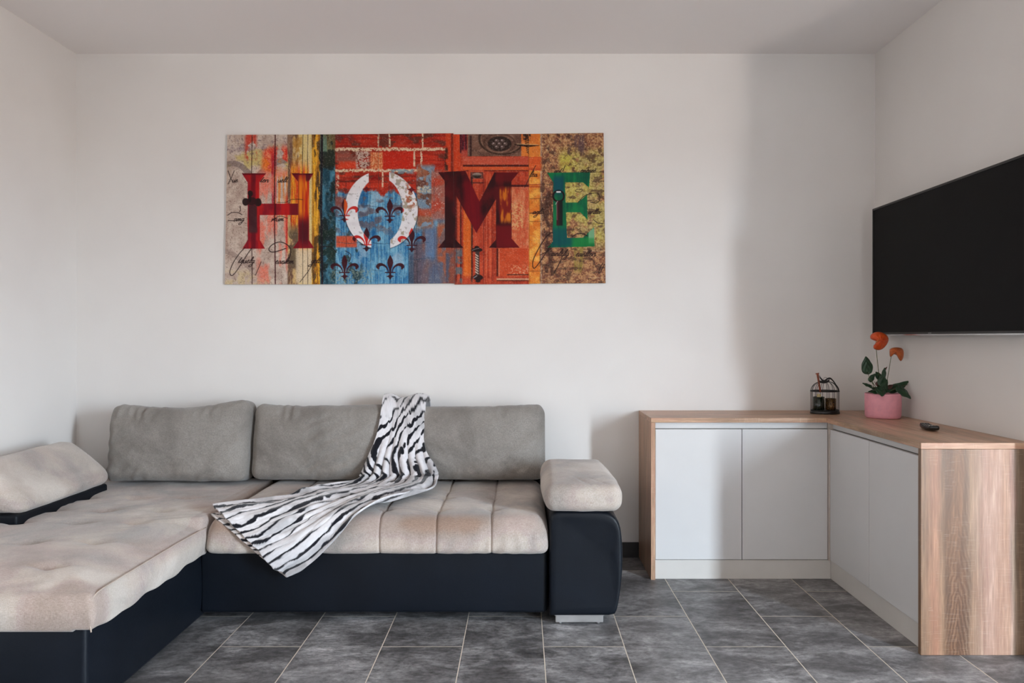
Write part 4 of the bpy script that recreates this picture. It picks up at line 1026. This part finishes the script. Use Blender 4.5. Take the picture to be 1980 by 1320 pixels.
    put(Em*xb(1070, 1090, 4)*yb(340, 375, 8), (10, 62, 84), .8); put(Em*xb(1066, 1110, 4)*yb(440, 478, 8), (8, 66, 80), .7)
    put(Em*xb(1138, 1152, 1)*yb(440, 470, 4), (132, 170, 132), .8); put(Em*xb(1105, 1150, 4)*yb(460, 480, 3), (28, 128, 54), .6)
    o_out = np.hypot((X-737)/70.8, (Y-406)/75.5); o_in = np.hypot((X-735)/43.8, (Y-407)/63.5)
    gap = np.where(Y < 406, xb(713, 752.5, .5), xb(718, 754.5, .5))
    Om = (1-sst(.992, 1.008, o_out))*sst(.985, 1.015, o_in)*(1-gap)
    put(Om, two((212, 206, 208), (236, 232, 232), n_m), .98)
    put(Om*xb(755, 812, 3)*sst(.55, .66, N(.14, .14, 68)), (146, 132, 108), .75)
    put(Om*xb(785, 812, 3)*yb(355, 400, 8)*sst(.46, .56, N(.15, .15, 69)), (150, 66, 34), .8)
    put(Om*sst(.64, .72, N(.2, .2, 70)), (152, 142, 140), .55)
    put((1-sst(.004, .016, np.abs(o_out-1.012)))*(1-gap)*(Y > 380), (30, 30, 36), .5)
    # --- lilies
    def lily(tx, ty, full=True):
        s = .25; T = lambda L: [(tx+a*s, ty+b*s) for a, b in L]
        m = poly(T([(0, 0), (10, 18), (21, 42), (23, 62), (18, 84), (9, 108), (7, 140), (7, 165), (-7, 165), (-7, 140), (-9, 108), (-18, 84), (-23, 62), (-21, 42), (-10, 18)]))
        for sg in (-1, 1):
            m = np.maximum(m, stroke(T([(sg*14, 134), (sg*20, 112), (sg*38, 88), (sg*62, 76), (sg*84, 78), (sg*96, 90), (sg*90, 108)]), np.array([5, 8, 13, 19, 26, 27, 10])*s))
        m = np.maximum(m, stroke(T([(-37, 137), (37, 137)]), 8*s, False))
        m = np.maximum(m, poly(T([(0, 148), (14, 160), (34, 166), (14, 172), (8, 182), (0, 192), (-8, 182), (-14, 172), (-34, 166), (-14, 160)])))
        put(m*(1-Om), two((40, 10, 16), (74, 20, 28), n_m), .93)
        put(m*Om, (188, 34, 28), .95)
    for a, b in ((985, 570), (1335, 575), (1155, 795), (1505, 800), (985, 1010), (1338, 1010)): lily(420+a/4, 240+b/4)
    for a, b in ((1155, 505), (1503, 510)):
        s = .25; cx_, cy_ = 420+a/4, 240+b/4
        m = poly([(cx_+p*s, cy_+q*s) for p, q in ((-34, -4), (-12, -12), (0, -26), (12, -12), (34, -6), (12, 4), (0, 22), (-12, 4))]); put(m, (86, 16, 26), .85)
    put(xb(663, 670, 1)*yb(385, 412, 3)*0+stroke([(666.5, 386), (668.5, 398), (667, 412)], [2, 7, 3]), (206, 84, 30), .9)
    put(stroke([(718, 347), (726, 343), (732, 348)], [2, 4, 3]), (130, 14, 14), .8)
    # --- iron fittings on the H, the door and the E
    iron = (30, 18, 18)
    def blob(x, y, rx, ry, c_=iron, k=.93): put(1-sst(.85, 1.1, np.hypot((X-x)/rx, (Y-y)/ry)+.25*(n_m-.5)), c_, k)
    blob(484, 374, 5.2, 6); blob(475, 390, 7, 7.5); blob(499, 391, 7, 8); blob(487, 389, 10, 8, (46, 20, 22)); blob(483, 382, 3, 9)
    put(xb(481, 497, 1.2)*yb(396, 450, 3), two((44, 20, 24), (66, 46, 48), n_m), .82)
    blob(922, 483, 11, 4.2); blob(922, 479, 5, 4); blob(924, 536, 10, 6); blob(924, 543, 5, 3)
    put(xb(919.5, 927, .8)*yb(486, 532, 1), (60, 48, 46), .95)
    for k in range(8): put(stroke([(919.8, 492+k*4.8), (924.2, 495.2+k*4.8)], 2.2, False), (208, 186, 170), .85)
    put(stroke([(913, 484), (920, 481), (926, 480)], 1.2), (150, 140, 142), .7); put(stroke([(916, 537), (922, 533)], 1.6), (180, 172, 176), .7)
    th_ = np.linspace(0, 2*math.pi, 16); put(stroke([(1080+10.5*math.cos(t), 379+10.5*math.sin(t)) for t in th_], 3.2), (26, 14, 18), .95)
    put(xb(1076, 1088, 1)*yb(388, 436, 2), two((60, 16, 22), (20, 26, 26), sst(1078, 1085, X)), .95)
    put(stroke([(1077, 371), (1083, 371)], 3), (226, 220, 222), .9); put(stroke([(1076.5, 392), (1077, 425)], .9, False), (170, 150, 146), .6); put(stroke([(1074, 395), (1078, 389)], 1.2), (200, 190, 186), .7)
    # --- handwriting
    ink = (34, 20, 20)
    def hand(P, w_=1.3, k=.88): put(stroke(P, w_), ink, k)
    def scribble(x, y, word, sz, slant=.45, w_=1.3):
        G_ = {'u': [(0, -.5), (.05, 0), (.3, .02), (.45, -.5), (.5, 0), (.7, -.1)], 'e': [(0, -.2), (.35, -.45), (.2, -.6), (.02, -.2), (.2, .02), (.55, -.15)],
              'l': [(0, -.1), (.4, -.9), (.3, -1.25), (.1, -.6), (.1, 0), (.4, -.1)], 'n': [(0, -.5), (.05, 0), (.15, -.4), (.4, -.5), (.45, 0), (.65, -.1)],
              'm': [(0, -.5), (.02, 0), (.15, -.4), (.3, -.5), (.33, 0), (.48, -.42), (.62, -.5), (.66, 0), (.85, -.1)], 'g': [(.4, -.45), (.1, -.5), (.05, -.1), (.4, -.15), (.45, -.5), (.35, .4), (.1, .8), (-.2, .6), (.6, -.1)],
              'a': [(.4, -.45), (.1, -.45), (.05, 0), (.35, -.1), (.42, -.5), (.5, 0), (.7, -.1)], 't': [(0, -.1), (.35, -1.1), (.15, -.1), (.5, -.1)], 'r': [(0, -.5), (.05, 0), (.2, -.45), (.45, -.5)], 'i': [(0, -.4), (.15, -.5), (.1, 0), (.35, -.1)]}
        for ch in word:
            if ch == ' ': x += sz*.5; continue
            g = G_[ch]; P = [(x+a*sz-b*sz*slant, y+b*sz) for a, b in g]; hand(P, w_); x += g[-1][0]*sz
    hand([(441, 356), (447, 344), (453, 330)], 1.2); hand([(441, 330), (446, 344), (450, 352)], 1.3); scribble(449, 352, 'ue', 8)
    scribble(503, 352, 'teri', 8.5); scribble(537, 352, 'uelt', 8.5)
    hand([(440, 416), (448, 411), (460, 411), (468, 415)]); hand([(441, 426), (452, 427)]); scribble(452, 427, 'any', 9) if False else scribble(452, 427, 'amg', 9)
    scribble(525, 427, 'reum', 9); hand([(524, 428), (540, 418), (556, 422)], 1.1)
    hand([(464, 398), (465, 406), (463, 409)], 1.2); hand([(536, 391), (552, 391), (562, 386), (574, 385), (586, 386)], 1.0)
    hand([(474, 478), (463, 490), (452, 506), (445, 522), (445, 530), (450, 532), (460, 520), (474, 498), (486, 480)], 1.5)
    scribble(460, 508, 'teuelg', 9.5); hand([(505, 506), (500, 518), (494, 532)], 1.2)
    hand([(553, 480), (538, 485), (525, 487), (520, 482), (525, 474), (538, 468), (550, 470), (560, 478), (562, 490), (556, 504), (546, 510)], 1.7)
    scribble(532, 509, 'eanlem', 9.5); scribble(601, 508, 'gelle', 9); hand([(610, 500), (596, 524), (580, 545)], 1.2)
    hand([(616, 482), (628, 476), (642, 479), (650, 488)], 1.5); hand([(668, 485), (678, 492), (676, 506)], 1.2)
    scribble(1024, 341, 'lea', 9); hand([(1036, 320), (1026, 338), (1018, 356), (1014, 362)], 1.3)
    scribble(1072, 333, 'ant', 7); scribble(1122, 333, 'emenee', 8); hand([(1093, 320), (1088, 331)], 1.4)
    hand([(1112, 369), (1116, 366), (1126, 366), (1122, 371), (1112, 370)], 1.0); hand([(1117, 392), (1128, 380), (1142, 374), (1156, 374), (1160, 384), (1154, 392), (1142, 391)], 1.3)
    scribble(1030, 413, 'agla', 9); scribble(1137, 413, 'anller', 8); hand([(1024, 412), (1040, 410), (1054, 404)], 1.0); hand([(1147, 424), (1156, 431), (1166, 432)], 1.3)
    hand([(1068, 449), (1056, 458), (1044, 476), (1032, 500), (1030, 514), (1034, 518), (1044, 506), (1056, 488), (1064, 476)], 1.7)
    hand([(1044, 493), (1058, 486), (1066, 480)], 1.4); scribble(1066, 494, 'anlelg', 10, w_=1.5); hand([(1088, 494), (1080, 512), (1071, 528)], 1.7)
    scribble(1113, 495, 'eanlleri', 9.5, w_=1.5); hand([(1107, 457), (1116, 452), (1128, 452), (1136, 456)], 1.8); hand([(1169, 510), (1162, 524), (1158, 528), (1160, 518), (1166, 508)], 1.5)
    return np.clip(img, 0, 255)
PRINT = m_vcol('printed_canvas', .6, .14)
CEDGE = m_plain('canvas_edge', (176, 168, 160), .7, var=.03)
YC, YG = 3.944, 3.9595
names = ['leftmost canvas panel of the wall picture, parchment with most of a red H', 'canvas panel of the wall picture with yellow planks and left half of the white O',
         'middle canvas panel of the wall picture with right half of the white O and bricks', 'canvas panel of the wall picture with dark M and red door', 'rightmost canvas panel of the wall picture with the green E']
#          x left top/bottom, x right top/bottom, y top left/right, y bottom left/right, forward offset
PN = [((439.5, 434.5), (585.6, 585.4), (260.5, 260), (549.5, 549.5), 0), ((585.9, 585.7), (731.4, 731.4), (260, 259), (549.5, 549), .0006),
      ((731.7, 731.7), (876.6, 878.5), (258.8, 257.6), (548.6, 547.5), .0012), ((876.9, 878.9), (1022.4, 1023.6), (259.6, 258.8), (549.6, 549.0), 0), ((1022.7, 1023.9), (1167, 1171), (258.8, 256.8), (548.2, 547.2), .0010)]
for lab, (xa, xb_, yt, yb_, fo) in zip(names, PN):
    nu, nv = 210, 400
    U = np.linspace(0, 1, nu)[None]; Vv = np.linspace(0, 1, nv)[:, None]
    Xp = (xa[0]*(1-Vv)+xa[1]*Vv)*(1-U)+(xb_[0]*(1-Vv)+xb_[1]*Vv)*U
    Yp = (yt[0]*(1-U)+yt[1]*U)*(1-Vv)+(yb_[0]*(1-U)+yb_[1]*U)*Vv
    col = lin(art_pixels(Xp, Yp))
    d_ = YC-fo
    Wx = (Xp-1008)/F*d_; Wz = HC-(Yp-652)/F*d_; Wy = d_+.0*Wx
    o_ = thing('canvas_panel', lab, 'wall picture', (float(Wx.mean()), YG, float(Wz.mean())), 'five part canvas picture above the sofa')
    V = np.stack([Wx, Wy, Wz], -1).reshape(-1, 3)
    obj('print', V, gridfaces(nv, nu), PRINT, o_, col=(col*1.0).reshape(-1, 3))
    cs = [V[0], V[nu-1], V[-1], V[-nu]]
    F4 = [tuple(c_) for c_ in cs]; B4 = [(c_[0], YG, c_[2]) for c_ in cs]; F4 = [(c_[0], d_+.0004, c_[2]) for c_ in cs]
    obj('stretcher', F4+B4, [(0, 1, 2, 3), (7, 6, 5, 4), (0, 4, 5, 1), (1, 5, 6, 2), (2, 6, 7, 3), (3, 7, 4, 0)], CEDGE, o_)
